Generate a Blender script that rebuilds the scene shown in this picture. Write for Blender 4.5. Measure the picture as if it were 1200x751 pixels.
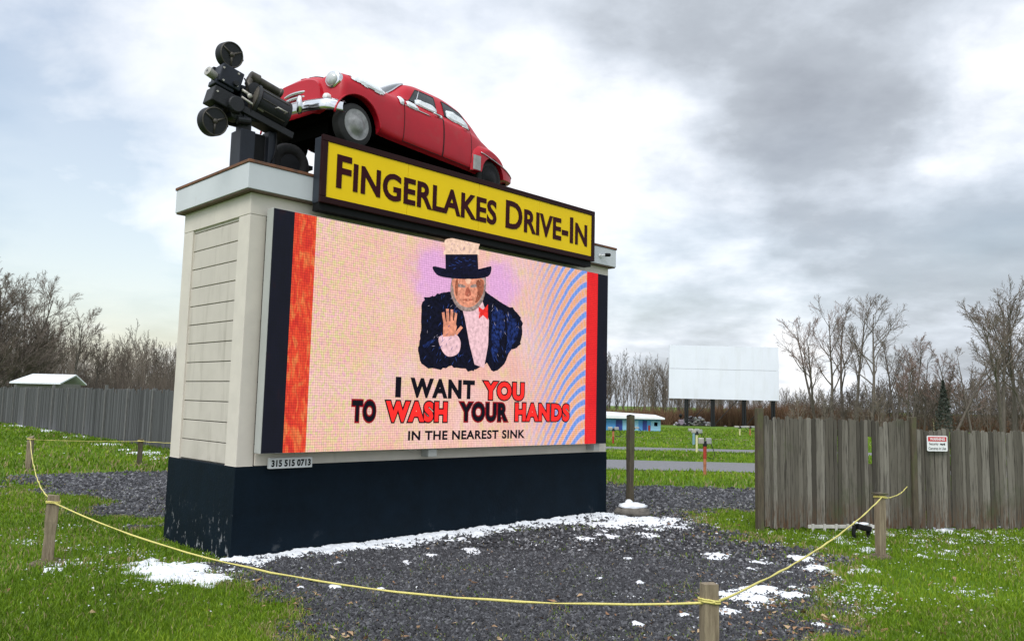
import bpy, math, random
import numpy as np
from mathutils import Matrix, Vector

for o in list(bpy.data.objects):
    bpy.data.objects.remove(o)
SC = bpy.context.scene
COL = SC.collection
RNG = np.random.default_rng(7)
rad = math.radians

# ---------------------------------------------------------------- camera
FPX, PITCH, ROLL, CAMH = 947.16, .1005, .0241, 1.8
CX, CY = 600.0, 375.5
FWD = np.array([0, math.cos(PITCH), math.sin(PITCH)])
_r = np.array([1., 0, 0]); _u = np.cross(_r, FWD)
RIGHT = math.cos(ROLL) * _r + math.sin(ROLL) * _u
UP = -math.sin(ROLL) * _r + math.cos(ROLL) * _u
CAM = np.array([0, 0, CAMH])
cam_d = bpy.data.cameras.new('camera')
cam_d.sensor_width = 36; cam_d.lens = FPX / 1200 * 36
cam_d.clip_start = .1; cam_d.clip_end = 5000
cam = bpy.data.objects.new('camera', cam_d); COL.objects.link(cam)
cam.matrix_world = Matrix(((RIGHT[0], UP[0], -FWD[0], CAM[0]), (RIGHT[1], UP[1], -FWD[1], CAM[1]),
                           (RIGHT[2], UP[2], -FWD[2], CAM[2]), (0, 0, 0, 1)))
SC.camera = cam
SC.render.resolution_x, SC.render.resolution_y = 1024, 640

def ray(px, py):
    return FWD + (px - CX) / FPX * RIGHT - (py - CY) / FPX * UP

# ---------------------------------------------------------------- world
SUN_EL, SUN_AZ = rad(52), rad(-160)      # azimuth from +Y towards +X
W = bpy.data.worlds.new('World'); SC.world = W; W.use_nodes = True
nt = W.node_tree; nt.nodes.clear()
def N(t, **k):
    n = nt.nodes.new(t)
    for a, b in k.items(): setattr(n, a, b)
    return n
def lk(a, b): nt.links.new(a, b)
def wmath(op, a, b=None, c=None):
    n = N('ShaderNodeMath', operation=op)
    for i, v in enumerate((a, b, c)):
        if v is None: continue
        if isinstance(v, (int, float)): n.inputs[i].default_value = v
        else: lk(v, n.inputs[i])
    return n.outputs[0]
tc = N('ShaderNodeTexCoord'); D = tc.outputs['Generated']
nz = N('ShaderNodeTexNoise'); nz.inputs['Scale'].default_value = 3.2; nz.inputs['Detail'].default_value = 7; nz.inputs['Roughness'].default_value = .58
lk(D, nz.inputs['Vector'])
sub = N('ShaderNodeVectorMath', operation='SUBTRACT'); lk(nz.outputs['Color'], sub.inputs[0]); sub.inputs[1].default_value = (.5, .5, .5)
mul = N('ShaderNodeVectorMath', operation='SCALE'); lk(sub.outputs[0], mul.inputs[0]); mul.inputs['Scale'].default_value = .30
add = N('ShaderNodeVectorMath', operation='ADD'); lk(D, add.inputs[0]); lk(mul.outputs[0], add.inputs[1])
nrm = N('ShaderNodeVectorMath', operation='NORMALIZE'); lk(add.outputs[0], nrm.inputs[0])
WD = nrm.outputs[0]
def blob(px, py, spx):
    d = ray(px, py); d = d / np.linalg.norm(d)
    n = N('ShaderNodeVectorMath', operation='DOT_PRODUCT'); lk(WD, n.inputs[0]); n.inputs[1].default_value = tuple(d)
    return wmath('POWER', wmath('MAXIMUM', n.outputs['Value'], 0.0), (FPX / spx) ** 2)
def blobsum(base, lst):
    acc = base
    for (x, y, s, w) in lst:
        acc = wmath('MULTIPLY_ADD', blob(x, y, s), float(w), acc)
    return acc
sep = N('ShaderNodeSeparateXYZ'); lk(D, sep.inputs[0])
zz = wmath('ADD', wmath('MAXIMUM', sep.outputs['Z'], 0.0), .22)
comb = N('ShaderNodeCombineXYZ')
lk(wmath('DIVIDE', sep.outputs['X'], zz), comb.inputs[0]); lk(wmath('DIVIDE', sep.outputs['Y'], zz), comb.inputs[1])
c1 = N('ShaderNodeTexNoise'); c1.inputs['Scale'].default_value = 1.7; c1.inputs['Detail'].default_value = 9; c1.inputs['Roughness'].default_value = .54; c1.inputs['Distortion'].default_value = .25
lk(comb.outputs[0], c1.inputs['Vector'])
c2 = N('ShaderNodeTexNoise'); c2.inputs['Scale'].default_value = 5.5; c2.inputs['Detail'].default_value = 6; c2.inputs['Roughness'].default_value = .55
lk(comb.outputs[0], c2.inputs['Vector'])
B = wmath('MULTIPLY_ADD', wmath('SUBTRACT', c1.outputs['Fac'], .5), 1.15, .58)
B = wmath('MULTIPLY_ADD', wmath('SUBTRACT', c2.outputs['Fac'], .5), .50, B)
B = blobsum(B, [(640, 150, 120, .30), (750, 265, 90, .26), (150, 315, 60, .34), (1160, 160, 45, .34), (930, 440, 50, .42), (1185, 20, 50, .2), (20, 300, 50, .2),
                (870, 315, 50, .16), (1185, 30, 60, .12), (280, 190, 160, .14), (120, 40, 140, .20), (150, 200, 60, .16), (1090, 255, 50, .12),
                (930, 110, 120, -.20), (1050, 200, 100, -.13), (740, 20, 90, -.14), (1010, 345, 130, -.14), (790, 380, 80, -.16),
                (1150, 300, 80, -.12), (1080, 60, 90, -.14)])
cr = N('ShaderNodeValToRGB'); lk(B, cr.inputs[0])
els = cr.color_ramp.elements
els[0].position = .02; els[0].color = (.26, .285, .33, 1)
els[1].position = .95; els[1].color = (.90, .905, .92, 1)
for p, c in ((.36, (.385, .42, .47)), (.55, (.53, .575, .64)), (.74, (.72, .755, .815))):
    e = els.new(p); e.color = (*c, 1)
sc10 = N('ShaderNodeVectorMath', operation='SCALE'); lk(cr.outputs[0], sc10.inputs[0]); 
# glow added to the unseen sky behind the camera to fill the front faces
_n = N('ShaderNodeVectorMath', operation='DOT_PRODUCT'); lk(WD, _n.inputs[0])
_n.inputs[1].default_value = (math.sin(SUN_AZ) * math.cos(SUN_EL), math.cos(SUN_AZ) * math.cos(SUN_EL), math.sin(SUN_EL))
_g = wmath('MULTIPLY_ADD', wmath('POWER', wmath('MAXIMUM', _n.outputs['Value'], 0.0), 3.0), 12.0, 10.0)
lk(_g, sc10.inputs['Scale'])
sky = N('ShaderNodeTexSky', sky_type='NISHITA', sun_disc=False)
sky.sun_elevation = SUN_EL; sky.sun_rotation = SUN_AZ; sky.air_density = 1.2; sky.dust_density = 2.0
skg = N('ShaderNodeVectorMath', operation='MULTIPLY'); lk(sky.outputs[0], skg.inputs[0]); skg.inputs[1].default_value = (1.55, 1.42, 1.30)
bl = blobsum(-.02, [(15, 240, 85, 1.0), (175, 395, 75, 1.1), (70, 130, 120, .40), (25, 40, 90, .40), (215, 60, 90, .15), (560, 30, 60, .15), (730, 345, 70, .25), (1190, 285, 60, .2), (960, 345, 110, .2)])
bl = wmath('MULTIPLY', bl, wmath('MULTIPLY_ADD', c1.outputs['Fac'], -3.0, 2.45))
blc = N('ShaderNodeClamp'); lk(bl, blc.inputs[0]); blc.inputs['Max'].default_value = .75
mx = N('ShaderNodeMix', data_type='RGBA'); lk(blc.outputs[0], mx.inputs['Factor']); lk(sc10.outputs[0], mx.inputs['A']); lk(skg.outputs[0], mx.inputs['B'])
bg = N('ShaderNodeBackground'); bg.inputs['Strength'].default_value = .1; lk(mx.outputs['Result'], bg.inputs['Color'])
ow = N('ShaderNodeOutputWorld'); lk(bg.outputs[0], ow.inputs['Surface'])
# ---------------------------------------------------------------- sun + exposure
sd = bpy.data.lights.new('sun', 'SUN'); sd.energy = 1.5; sd.angle = rad(30); sd.color = (1, .95, .88)
sun = bpy.data.objects.new('sun', sd); COL.objects.link(sun)
sdir = Vector((math.sin(SUN_AZ) * math.cos(SUN_EL), math.cos(SUN_AZ) * math.cos(SUN_EL), math.sin(SUN_EL)))
sun.rotation_euler = sdir.to_track_quat('Z', 'Y').to_euler(); sun.location = (0, 0, 30)
SC.render.engine = 'CYCLES'
vs = SC.view_settings
vs.view_transform = 'Standard'; vs.look = 'None'; vs.gamma = 1; vs.use_curve_mapping = False; vs.exposure = .45

# ================================================================ helpers
def tag(o, label=None, cat=None, group=None, kind=None):
    if label: o['label'] = label
    if cat: o['category'] = cat
    if group: o['group'] = group
    if kind: o['kind'] = kind
    return o
def empty(name, loc=(0, 0, 0), rz=0.0):
    o = bpy.data.objects.new(name, None); o.empty_display_size = .2
    o.location = loc; o.rotation_euler = (0, 0, rz); COL.objects.link(o); return o
def link_mesh(name, me, mats, parent=None):
    for m in (mats if isinstance(mats, (list, tuple)) else [mats]): me.materials.append(m)
    o = bpy.data.objects.new(name, me); COL.objects.link(o)
    if parent is not None: o.parent = parent
    return o
def raw_mesh(name, V, faces, mats, parent=None, smooth=False, matidx=None, attr=None):
    """faces: list of int arrays (n,k); matidx: list of ints / arrays per entry"""
    V = np.asarray(V, np.float32); me = bpy.data.meshes.new(name)
    loops = np.concatenate([f.reshape(-1) for f in faces]).astype(np.int32)
    tot = np.concatenate([np.full(len(f), f.shape[1], np.int32) for f in faces])
    start = np.concatenate([[0], np.cumsum(tot)[:-1]]).astype(np.int32)
    me.vertices.add(len(V)); me.vertices.foreach_set('co', V.reshape(-1))
    me.loops.add(len(loops)); me.loops.foreach_set('vertex_index', loops)
    me.polygons.add(len(tot)); me.polygons.foreach_set('loop_start', start); me.polygons.foreach_set('loop_total', tot)
    if matidx is not None:
        mi = np.concatenate([np.broadcast_to(np.asarray(m, np.int32), (len(f),)) for m, f in zip(matidx, faces)])
        me.polygons.foreach_set('material_index', np.ascontiguousarray(mi))
    me.polygons.foreach_set('use_smooth', np.full(len(tot), smooth, bool))
    if attr is not None:
        a = me.attributes.new('tint', 'FLOAT', 'POINT'); a.data.foreach_set('value', np.asarray(attr, np.float32))
    me.update(calc_edges=True); me.validate()
    return link_mesh(name, me, mats, parent)

class MB:
    def __init__(s): s.v = []; s.f = []; s.m = []
    def add(s, V, F, mi=0):
        b = len(s.v); s.v += [tuple(map(float, p)) for p in V]
        for f in F: s.f.append([b + i for i in f]); s.m.append(mi)
        return s
    def box(s, a, b, mi=0, R=None, c=None):
        x0, y0, z0 = a; x1, y1, z1 = b
        P = np.array([(x0, y0, z0), (x1, y0, z0), (x1, y1, z0), (x0, y1, z0), (x0, y0, z1), (x1, y0, z1), (x1, y1, z1), (x0, y1, z1)], float)
        if R is not None: P = (np.asarray(R) @ P.T).T
        if c is not None: P = P + np.asarray(c)
        return s.add(P, [(0, 3, 2, 1), (4, 5, 6, 7), (0, 1, 5, 4), (1, 2, 6, 5), (2, 3, 7, 6), (3, 0, 4, 7)], mi)
    def tube(s, pts, r, n=8, mi=0, caps=True):
        pts = [np.asarray(p, float) for p in pts]; k = len(pts)
        rr = r if isinstance(r, (list, tuple)) else [r] * k
        ref = None; rings = []
        for i, p in enumerate(pts):
            t = pts[min(i + 1, k - 1)] - pts[max(i - 1, 0)]; t = t / (np.linalg.norm(t) + 1e-9)
            if ref is None:
                ref = np.cross(t, (0, 0, 1) if abs(t[2]) < .9 else (1, 0, 0))
            ref = ref - t * (ref @ t); ref = ref / (np.linalg.norm(ref) + 1e-9); b = np.cross(t, ref)
            rings += [p + rr[i] * (math.cos(a) * ref + math.sin(a) * b) for a in np.arange(n) * 2 * math.pi / n]
        F = [(i * n + j, i * n + (j + 1) % n, (i + 1) * n + (j + 1) % n, (i + 1) * n + j) for i in range(k - 1) for j in range(n)]
        if caps: F += [tuple(range(n))[::-1], tuple(range((k - 1) * n, k * n))]
        return s.add(rings, F, mi)
    def lathe(s, c, axis, prof, n=20, mi=0):
        """prof: list of (distance along axis, radius)"""
        axis = np.asarray(axis, float); axis /= np.linalg.norm(axis)
        return s.tube([np.asarray(c) + axis * d for d, _ in prof], [r for _, r in prof], n, mi)
    def grid(s, P, mi=0, flip=False):
        P = np.asarray(P, float); a, b = P.shape[:2]
        F = [(i * b + j, (i + 1) * b + j, (i + 1) * b + j + 1, i * b + j + 1) for i in range(a - 1) for j in range(b - 1)]
        if flip: F = [f[::-1] for f in F]
        return s.add(P.reshape(-1, 3), F, mi)
    def slab(s, poly, y0, y1, mi=0):
        """polygon in (x,z), solid between y0 and y1"""
        n = len(poly)
        V = [(x, y0, z) for x, z in poly] + [(x, y1, z) for x, z in poly]
        F = [tuple(range(n)), tuple(range(2 * n - 1, n - 1, -1))] + [(i, i + n, (i + 1) % n + n, (i + 1) % n) for i in range(n)]
        return s.add(V, F, mi)
    def blob(s, c, r, seed=0, n=2, jit=.25, mi=0):
        rg = np.random.default_rng(seed)
        import bmesh
        bm = bmesh.new(); bmesh.ops.create_icosphere(bm, subdivisions=n, radius=1)
        V = np.array([v.co[:] for v in bm.verts]); F = [tuple(v.index for v in f.verts) for f in bm.faces]; bm.free()
        V = V * (1 + jit * (rg.random((len(V), 1)) - .5)) * np.asarray(r) + np.asarray(c)
        return s.add(V, F, mi)
    def build(s, name, mats, parent=None, smooth=False, bevel=0, seg=2, auto=None):
        me = bpy.data.meshes.new(name); me.from_pydata(s.v, [], s.f)
        me.polygons.foreach_set('material_index', s.m)
        me.polygons.foreach_set('use_smooth', [smooth] * len(s.f)); me.update()
        o = link_mesh(name, me, mats, parent)
        if bevel:
            m = o.modifiers.new('bevel', 'BEVEL'); m.width = bevel; m.segments = seg; m.limit_method = 'ANGLE'; m.angle_limit = rad(40)
        if smooth and auto:
            me.set_sharp_from_angle(angle=rad(auto))
        return o

def text_geo(body, offset=0.0, small=None, space=1.0):
    cu = bpy.data.curves.new('lettering', 'FONT'); cu.body = body; cu.offset = offset; cu.fill_mode = 'FRONT'; cu.resolution_u = 4
    cu.space_character = space
    if small:
        cu.small_caps_scale = small
        for f in cu.body_format: f.use_small_caps = True
    o = bpy.data.objects.new('lettering', cu); COL.objects.link(o)
    dg = bpy.context.evaluated_depsgraph_get(); dg.update()
    me = o.evaluated_get(dg).to_mesh()
    V = np.array([v.co[:] for v in me.vertices]); F = [tuple(p.vertices) for p in me.polygons]
    o.evaluated_get(dg).to_mesh_clear()
    bpy.data.objects.remove(o); bpy.data.curves.remove(cu)
    return V, F
def text_fit(mb, body, x0, x1, z0, z1, y, offset=0.0, mi=0, small=None, outline=None, omi=0, oy=None, space=1.0, thick=.004):
    """letters standing in the x-z plane at y, facing -y"""
    V, F = text_geo(body, offset, small, space)
    lo, hi = V.min(0), V.max(0)
    sx, sz = (x1 - x0) / (hi[0] - lo[0]), (z1 - z0) / (hi[1] - lo[1])
    def put(V, F, yy, m):
        P = np.stack([x0 + (V[:, 0] - lo[0]) * sx, np.full(len(V), yy), z0 + (V[:, 1] - lo[1]) * sz], 1)
        mb.add(P, F, m)
    if outline is not None:
        Vo, Fo = text_geo(body, offset + outline, small, space)
        put(Vo, Fo, oy if oy is not None else y + .003, omi)
    put(V, F, y, mi)

# ---------------------------------------------------------------- materials
MATS = {}
def mat(name, col, rough=.6, metal=0.0, noise=0.0, nscale=8.0, col2=None, bump=0.0, bscale=30.0, spec=.5, stretch=None, tint=None, coat=0.0, emit=None):
    """procedural principled: colour varied by noise between col and col2, optional bump"""
    m = bpy.data.materials.new(name); m.use_nodes = True
    t = m.node_tree; P = t.nodes['Principled BSDF']
    P.inputs['Roughness'].default_value = rough; P.inputs['Metallic'].default_value = metal
    P.inputs['Specular IOR Level'].default_value = spec; P.inputs['Coat Weight'].default_value = coat
    co = t.nodes.new('ShaderNodeTexCoord'); vec = co.outputs['Object']
    if stretch:
        mp = t.nodes.new('ShaderNodeMapping'); mp.inputs['Scale'].default_value = stretch
        t.links.new(vec, mp.inputs[0]); vec = mp.outputs[0]
    if col2 is None: col2 = tuple(c * (1 - noise) for c in col)
    if tint:
        a = t.nodes.new('ShaderNodeAttribute'); a.attribute_name = 'tint'
        r = t.nodes.new('ShaderNodeValToRGB')
        r.color_ramp.elements[0].color = (*tint[0][1], 1); r.color_ramp.elements[0].position = tint[0][0]
        r.color_ramp.elements[1].color = (*tint[-1][1], 1); r.color_ramp.elements[1].position = tint[-1][0]
        for p, c in tint[1:-1]: r.color_ramp.elements.new(p).color = (*c, 1)
        t.links.new(a.outputs['Fac'], r.inputs[0]); t.links.new(r.outputs[0], P.inputs['Base Color'])
    else:
        n = t.nodes.new('ShaderNodeTexNoise'); n.inputs['Scale'].default_value = nscale; n.inputs['Detail'].default_value = 6; n.inputs['Roughness'].default_value = .62
        t.links.new(vec, n.inputs['Vector'])
        r = t.nodes.new('ShaderNodeValToRGB'); r.color_ramp.elements[0].position = .32; r.color_ramp.elements[1].position = .68
        r.color_ramp.elements[0].color = (*col2, 1); r.color_ramp.elements[1].color = (*col, 1)
        t.links.new(n.outputs['Fac'], r.inputs[0]); t.links.new(r.outputs[0], P.inputs['Base Color'])
    if bump:
        n2 = t.nodes.new('ShaderNodeTexNoise'); n2.inputs['Scale'].default_value = bscale; n2.inputs['Detail'].default_value = 5
        t.links.new(vec, n2.inputs['Vector'])
        b = t.nodes.new('ShaderNodeBump'); b.inputs['Strength'].default_value = bump; b.inputs['Distance'].default_value = .02
        t.links.new(n2.outputs['Fac'], b.inputs['Height']); t.links.new(b.outputs[0], P.inputs['Normal'])
    MATS[name] = m
    return m
def overlay(m, col, scale, lo, hi, stretch=None, zmask=None, xmask=None, rough=None):
    """patches of another colour (peeled paint, rust, moss) over material m"""
    t = m.node_tree; P = t.nodes['Principled BSDF']; src = P.inputs['Base Color'].links[0].from_socket
    co = t.nodes.new('ShaderNodeTexCoord'); vec = co.outputs['Object']
    if stretch:
        mp = t.nodes.new('ShaderNodeMapping'); mp.inputs['Scale'].default_value = stretch
        t.links.new(vec, mp.inputs[0]); v2 = mp.outputs[0]
    else: v2 = vec
    n = t.nodes.new('ShaderNodeTexNoise'); n.inputs['Scale'].default_value = scale; n.inputs['Detail'].default_value = 7; n.inputs['Roughness'].default_value = .65
    t.links.new(v2, n.inputs['Vector'])
    mr = t.nodes.new('ShaderNodeMapRange'); mr.inputs['From Min'].default_value = lo; mr.inputs['From Max'].default_value = hi
    t.links.new(n.outputs['Fac'], mr.inputs['Value']); fac = mr.outputs[0]
    sp = t.nodes.new('ShaderNodeSeparateXYZ'); t.links.new(vec, sp.inputs[0])
    for mk, ax in ((zmask, 'Z'), (xmask, 'X')):
        if mk:
            q = t.nodes.new('ShaderNodeMapRange'); q.inputs['From Min'].default_value = mk[0]; q.inputs['From Max'].default_value = mk[1]
            q.inputs['To Min'].default_value = 1; q.inputs['To Max'].default_value = 0
            t.links.new(sp.outputs[ax], q.inputs['Value'])
            mm = t.nodes.new('ShaderNodeMath'); mm.operation = 'MULTIPLY'
            t.links.new(fac, mm.inputs[0]); t.links.new(q.outputs[0], mm.inputs[1]); fac = mm.outputs[0]
    x = t.nodes.new('ShaderNodeMix'); x.data_type = 'RGBA'
    t.links.new(fac, x.inputs['Factor']); t.links.new(src, x.inputs['A']); x.inputs['B'].default_value = (*col, 1)
    t.links.new(x.outputs['Result'], P.inputs['Base Color'])
    return m

navy = mat('navy_paint', (.0025, .009, .017), .7, col2=(.0015, .006, .011), spec=.12, nscale=3, bump=.15, bscale=25)
overlay(navy, (.26, .27, .28), 14, .585, .64, stretch=(1, 1, .5), zmask=(.10, .60), xmask=(.01, .03))
overlay(navy, (.10, .11, .12), 3, .62, .85, zmask=(.05, .3))
beige = mat('beige_paint', (.565, .52, .46), .6, spec=.3, col2=(.51, .47, .415), nscale=2.5, bump=.05, bscale=60)
overlay(beige, (.33, .30, .25), 3.5, .54, .85, stretch=(2.5, 2.5, .25))
overlay(beige, (.30, .27, .22), 2.0, .45, .95, zmask=(1.0, 1.6))
cream = mat('cream_trim', (.65, .60, .53), .6, spec=.3, col2=(.585, .54, .48), nscale=3, bump=.05, bscale=50)
overlay(cream, (.36, .34, .28), 5, .60, .85, stretch=(1, 1, .2))
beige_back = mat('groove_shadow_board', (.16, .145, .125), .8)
flash = mat('white_metal_flashing', (.60, .63, .66), .42, noise=.12, nscale=1.2)
overlay(flash, (.30, .27, .22), 6, .66, .85, stretch=(1, 1, .3))
rust = mat('rusty_wood_lip', (.22, .085, .035), .8, col2=(.09, .05, .035), nscale=14)
soffit = mat('brown_soffit', (.16, .11, .075), .8, noise=.4, nscale=6)
steel_dark = mat('dark_steel', (.022, .03, .045), .45, noise=.35, nscale=4)
maroon = mat('maroon_paint', (.022, .0035, .004), .45, noise=.3, nscale=5, spec=.15)
yellow = mat('yellow_sign_face', (.90, .62, .006), .4, col2=(.85, .57, .005), nscale=1.3, spec=.15)
letterm = mat('dark_red_letters', (.040, .0025, .006), .45, noise=.25, nscale=3, spec=.12)
cab = mat('grey_cabinet', (.42, .43, .41), .45, noise=.12, nscale=3)
blackm = mat('black_plastic', (.008, .0085, .010), .6, spec=.2, noise=.3, nscale=9)
chrome = mat('chrome', (.72, .73, .74), .16, 1.0, noise=.12, nscale=6)
rubber = mat('tyre_rubber', (.018, .018, .019), .8, noise=.3, nscale=12)
snowm = mat('snow', (.80, .83, .87), .7, col2=(.66, .69, .73), nscale=14, bump=.4, bscale=60)
carred = mat('red_car_paint', (.50, .006, .020), .38, col2=(.42, .006, .018), nscale=2.2, spec=.28, coat=.06)
overlay(carred, (.36, .045, .045), 2.6, .56, .82)
overlay(carred, (.16, .03, .022), 7, .63, .80, zmask=(.40, .75))
overlay(carred, (.12, .05, .03), 22, .66, .74, zmask=(.36, .60))
carseam = mat('door_gap', (.03, .004, .006), .8)
glass_dark = mat('dusty_glass', (.055, .065, .072), .16, noise=.5, nscale=5, spec=.35)
whitep = mat('white_paint', (.78, .79, .79), .5, noise=.08, nscale=4)
primer = mat('grey_primer', (.36, .36, .36), .7, noise=.3, nscale=9)
iron = mat('black_iron', (.014, .015, .018), .5, spec=.3, col2=(.010, .011, .013), nscale=7, bump=.15, bscale=40)
iron_blue = mat('blue_black_iron', (.012, .016, .026), .45, spec=.3, noise=.4, nscale=5)
bronze = mat('worn_bronze_iron', (.085, .075, .060), .5, .3, col2=(.035, .03, .026), nscale=9)
alu = mat('dull_aluminium', (.46, .44, .40), .5, .25, noise=.3, nscale=12)
fencew = mat('weathered_fence', (.21, .195, .165), .9, tint=[(0, (.045, .039, .030)), (.30, (.088, .079, .062)), (.65, (.135, .123, .100)), (1, (.215, .20, .17))])
overlay(fencew, (.030, .026, .020), 5, .50, .66, stretch=(9, 9, .45))
overlay(fencew, (.22, .21, .19), 5, .62, .74, stretch=(12, 12, .6))
overlay(fencew, (.055, .065, .028), 1.3, .55, .75, stretch=(1, 1, .8))
overlay(fencew, (.085, .045, .022), 6, .42, .60, stretch=(5, 5, .8), zmask=(.10, .55))
overlay(fencew, (.012, .010, .008), 4, .58, .66, stretch=(10, 10, 1.2), zmask=(.15, .8))
fencel = mat('grey_fence', (.16, .16, .16), .9, tint=[(0, (.034, .035, .036)), (.4, (.060, .062, .064)), (1, (.110, .112, .115))])
overlay(fencel, (.05, .05, .05), 4, .5, .75, stretch=(5, 5, .4))
postw = mat('post_wood', (.30, .245, .165), .85, col2=(.15, .115, .075), nscale=5, stretch=(7, 7, .8), bump=.4, bscale=20)
overlay(postw, (.09, .055, .03), 3, .58, .72, stretch=(4, 4, .7))
postd = mat('mossy_post_wood', (.105, .085, .055), .9, col2=(.055, .045, .030), nscale=6, stretch=(7, 7, .8), bump=.4, bscale=20)
overlay(postd, (.08, .095, .03), 3, .5, .7, stretch=(2, 2, .7))
ropem = mat('yellow_rope', (.72, .64, .20), .7, noise=.25, nscale=60)
rockm = mat('grey_rock', (.16, .145, .125), .9, noise=.5, nscale=12, bump=.5, bscale=25)
bark = mat('bark', (.16, .135, .112), .9, noise=.5, nscale=2, stretch=(3, 3, .5))
bark_pale = mat('pale_bark', (.20, .175, .15), .9, noise=.45, nscale=2, stretch=(3, 3, .5))
twig = mat('twigs', (.19, .15, .125), .9, noise=.3, nscale=1)
twig_red = mat('reddish_twigs', (.23, .155, .13), .9, noise=.3, nscale=1)
woodm = mat('wood_mass', (.1, .1, .1), .95, tint=[(0, (.055, .045, .036)), (.5, (.115, .092, .072)), (1, (.20, .168, .135))])
brushm = mat('brush_mass', (.1, .1, .1), .95, tint=[(0, (.075, .040, .024)), (.5, (.150, .078, .042)), (1, (.23, .145, .080))])
needle = mat('needles', (.062, .075, .058), .9, noise=.5, nscale=2)
grassm = mat('grass_blades', (.1, .2, .02), .55, tint=[(0, (.066, .128, .007)), (.35, (.155, .268, .013)), (.62, (.245, .365, .020)), (.80, (.35, .42, .045)), (.86, (.34, .27, .12)), (1, (.45, .37, .22))], spec=.3)
stonem = mat('crushed_stone', (.1, .1, .1), .8, tint=[(0, (.010, .0105, .013)), (.5, (.046, .047, .054)), (.85, (.125, .128, .14)), (1, (.20, .20, .21))])
leafm = mat('dead_leaves', (.30, .17, .08), .9, tint=[(0, (.14, .065, .03)), (.5, (.30, .17, .09)), (1, (.46, .34, .20))])
# grass is a little translucent
_t = grassm.node_tree; _P = _t.nodes['Principled BSDF']; _tr = _t.nodes.new('ShaderNodeBsdfTranslucent'); _mx = _t.nodes.new('ShaderNodeMixShader'); _mx.inputs[0].default_value = .35
_t.links.new(_P.inputs['Base Color'].links[0].from_socket, _tr.inputs['Color'])
_t.links.new(_P.outputs[0], _mx.inputs[1]); _t.links.new(_tr.outputs[0], _mx.inputs[2]); _t.links.new(_mx.outputs[0], _t.nodes['Material Output'].inputs['Surface'])

# ---------------------------------------------------------------- noise in numpy
def vnoise(x, y, seed=0):
    x = np.asarray(x, float); y = np.asarray(y, float)
    xi = np.floor(x).astype(np.int64); yi = np.floor(y).astype(np.int64); xf = x - xi; yf = y - yi
    def h(i, j):
        n = (i * 374761393 + j * 668265263 + seed * 1442695041) & 0xffffffff
        n = ((n ^ (n >> 13)) * 1274126177) & 0xffffffff
        return ((n ^ (n >> 16)) & 0xffff) / 65535.0
    u = xf * xf * (3 - 2 * xf); v = yf * yf * (3 - 2 * yf)
    return (h(xi, yi) * (1 - u) + h(xi + 1, yi) * u) * (1 - v) + (h(xi, yi + 1) * (1 - u) + h(xi + 1, yi + 1) * u) * v
def fbm(x, y, seed=0, o=4):
    a = .5; s = 0; t = 0
    for k in range(o):
        s = s + a * vnoise(np.asarray(x) * 2 ** k, np.asarray(y) * 2 ** k, seed + k * 17); t += a; a *= .5
    return s / t
def sstep(a, b, x): t = np.clip((np.asarray(x, float) - a) / (b - a), 0, 1); return t * t * (3 - 2 * t)
def ground_z(x, y):
    x = np.asarray(x, float); y = np.asarray(y, float)
    return -.015 * np.clip(y - 20, 0, 150) * sstep(-15, 5, x)
def G(px, py, z=0.0):
    d = ray(px, py); p = CAM
    gz = 0
    for _ in range(60):
        t = (z + gz - CAMH) / d[2]; p = CAM + t * d; gz = .5 * gz + .5 * float(ground_z(p[0], p[1]))
    return p
def at_y(px, py, y):
    d = ray(px, py); return CAM + d * (y / d[1])
def sdf_poly(x, y, poly):
    """signed distance, positive inside"""
    x = np.asarray(x, float); y = np.asarray(y, float)
    best = np.full(x.shape, 1e9); inside = np.zeros(x.shape, bool); n = len(poly)
    for i in range(n):
        ax, ay = poly[i]; bx, by = poly[(i + 1) % n]
        ex, ey = bx - ax, by - ay; wx, wy = x - ax, y - ay
        t = np.clip((wx * ex + wy * ey) / (ex * ex + ey * ey + 1e-12), 0, 1)
        best = np.minimum(best, (wx - ex * t) ** 2 + (wy - ey * t) ** 2)
        c = ((ay <= y) & (by > y)) | ((by <= y) & (ay > y))
        xx = ax + (y - ay) / (by - ay + 1e-12) * ex
        inside ^= c & (x < xx)
    return np.where(inside, 1, -1) * np.sqrt(best)

# tower frame
TA = np.array([-3.0095, 9.0284, 0.]); TH = .7833; TW, TD = 6.557, 1.809
TE = np.array([math.cos(TH), math.sin(TH), 0]); TN = np.array([-math.sin(TH), math.cos(TH), 0])
def tw(s, t, z): return TA + s * TE + t * TN + np.array([0, 0, z])
def st(x, y):
    dx = np.asarray(x) - TA[0]; dy = np.asarray(y) - TA[1]
    return dx * TE[0] + dy * TE[1], dx * TN[0] + dy * TN[1]
def FP(px, py, p=.2):
    """photo point on the plane p in front of the tower's front face -> (s, z)"""
    d = ray(px, py); P0 = TA - p * TN; t = ((P0 - CAM) @ TN) / (d @ TN); q = CAM + t * d - TA
    return float(q @ TE), float(q[2])

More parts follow.
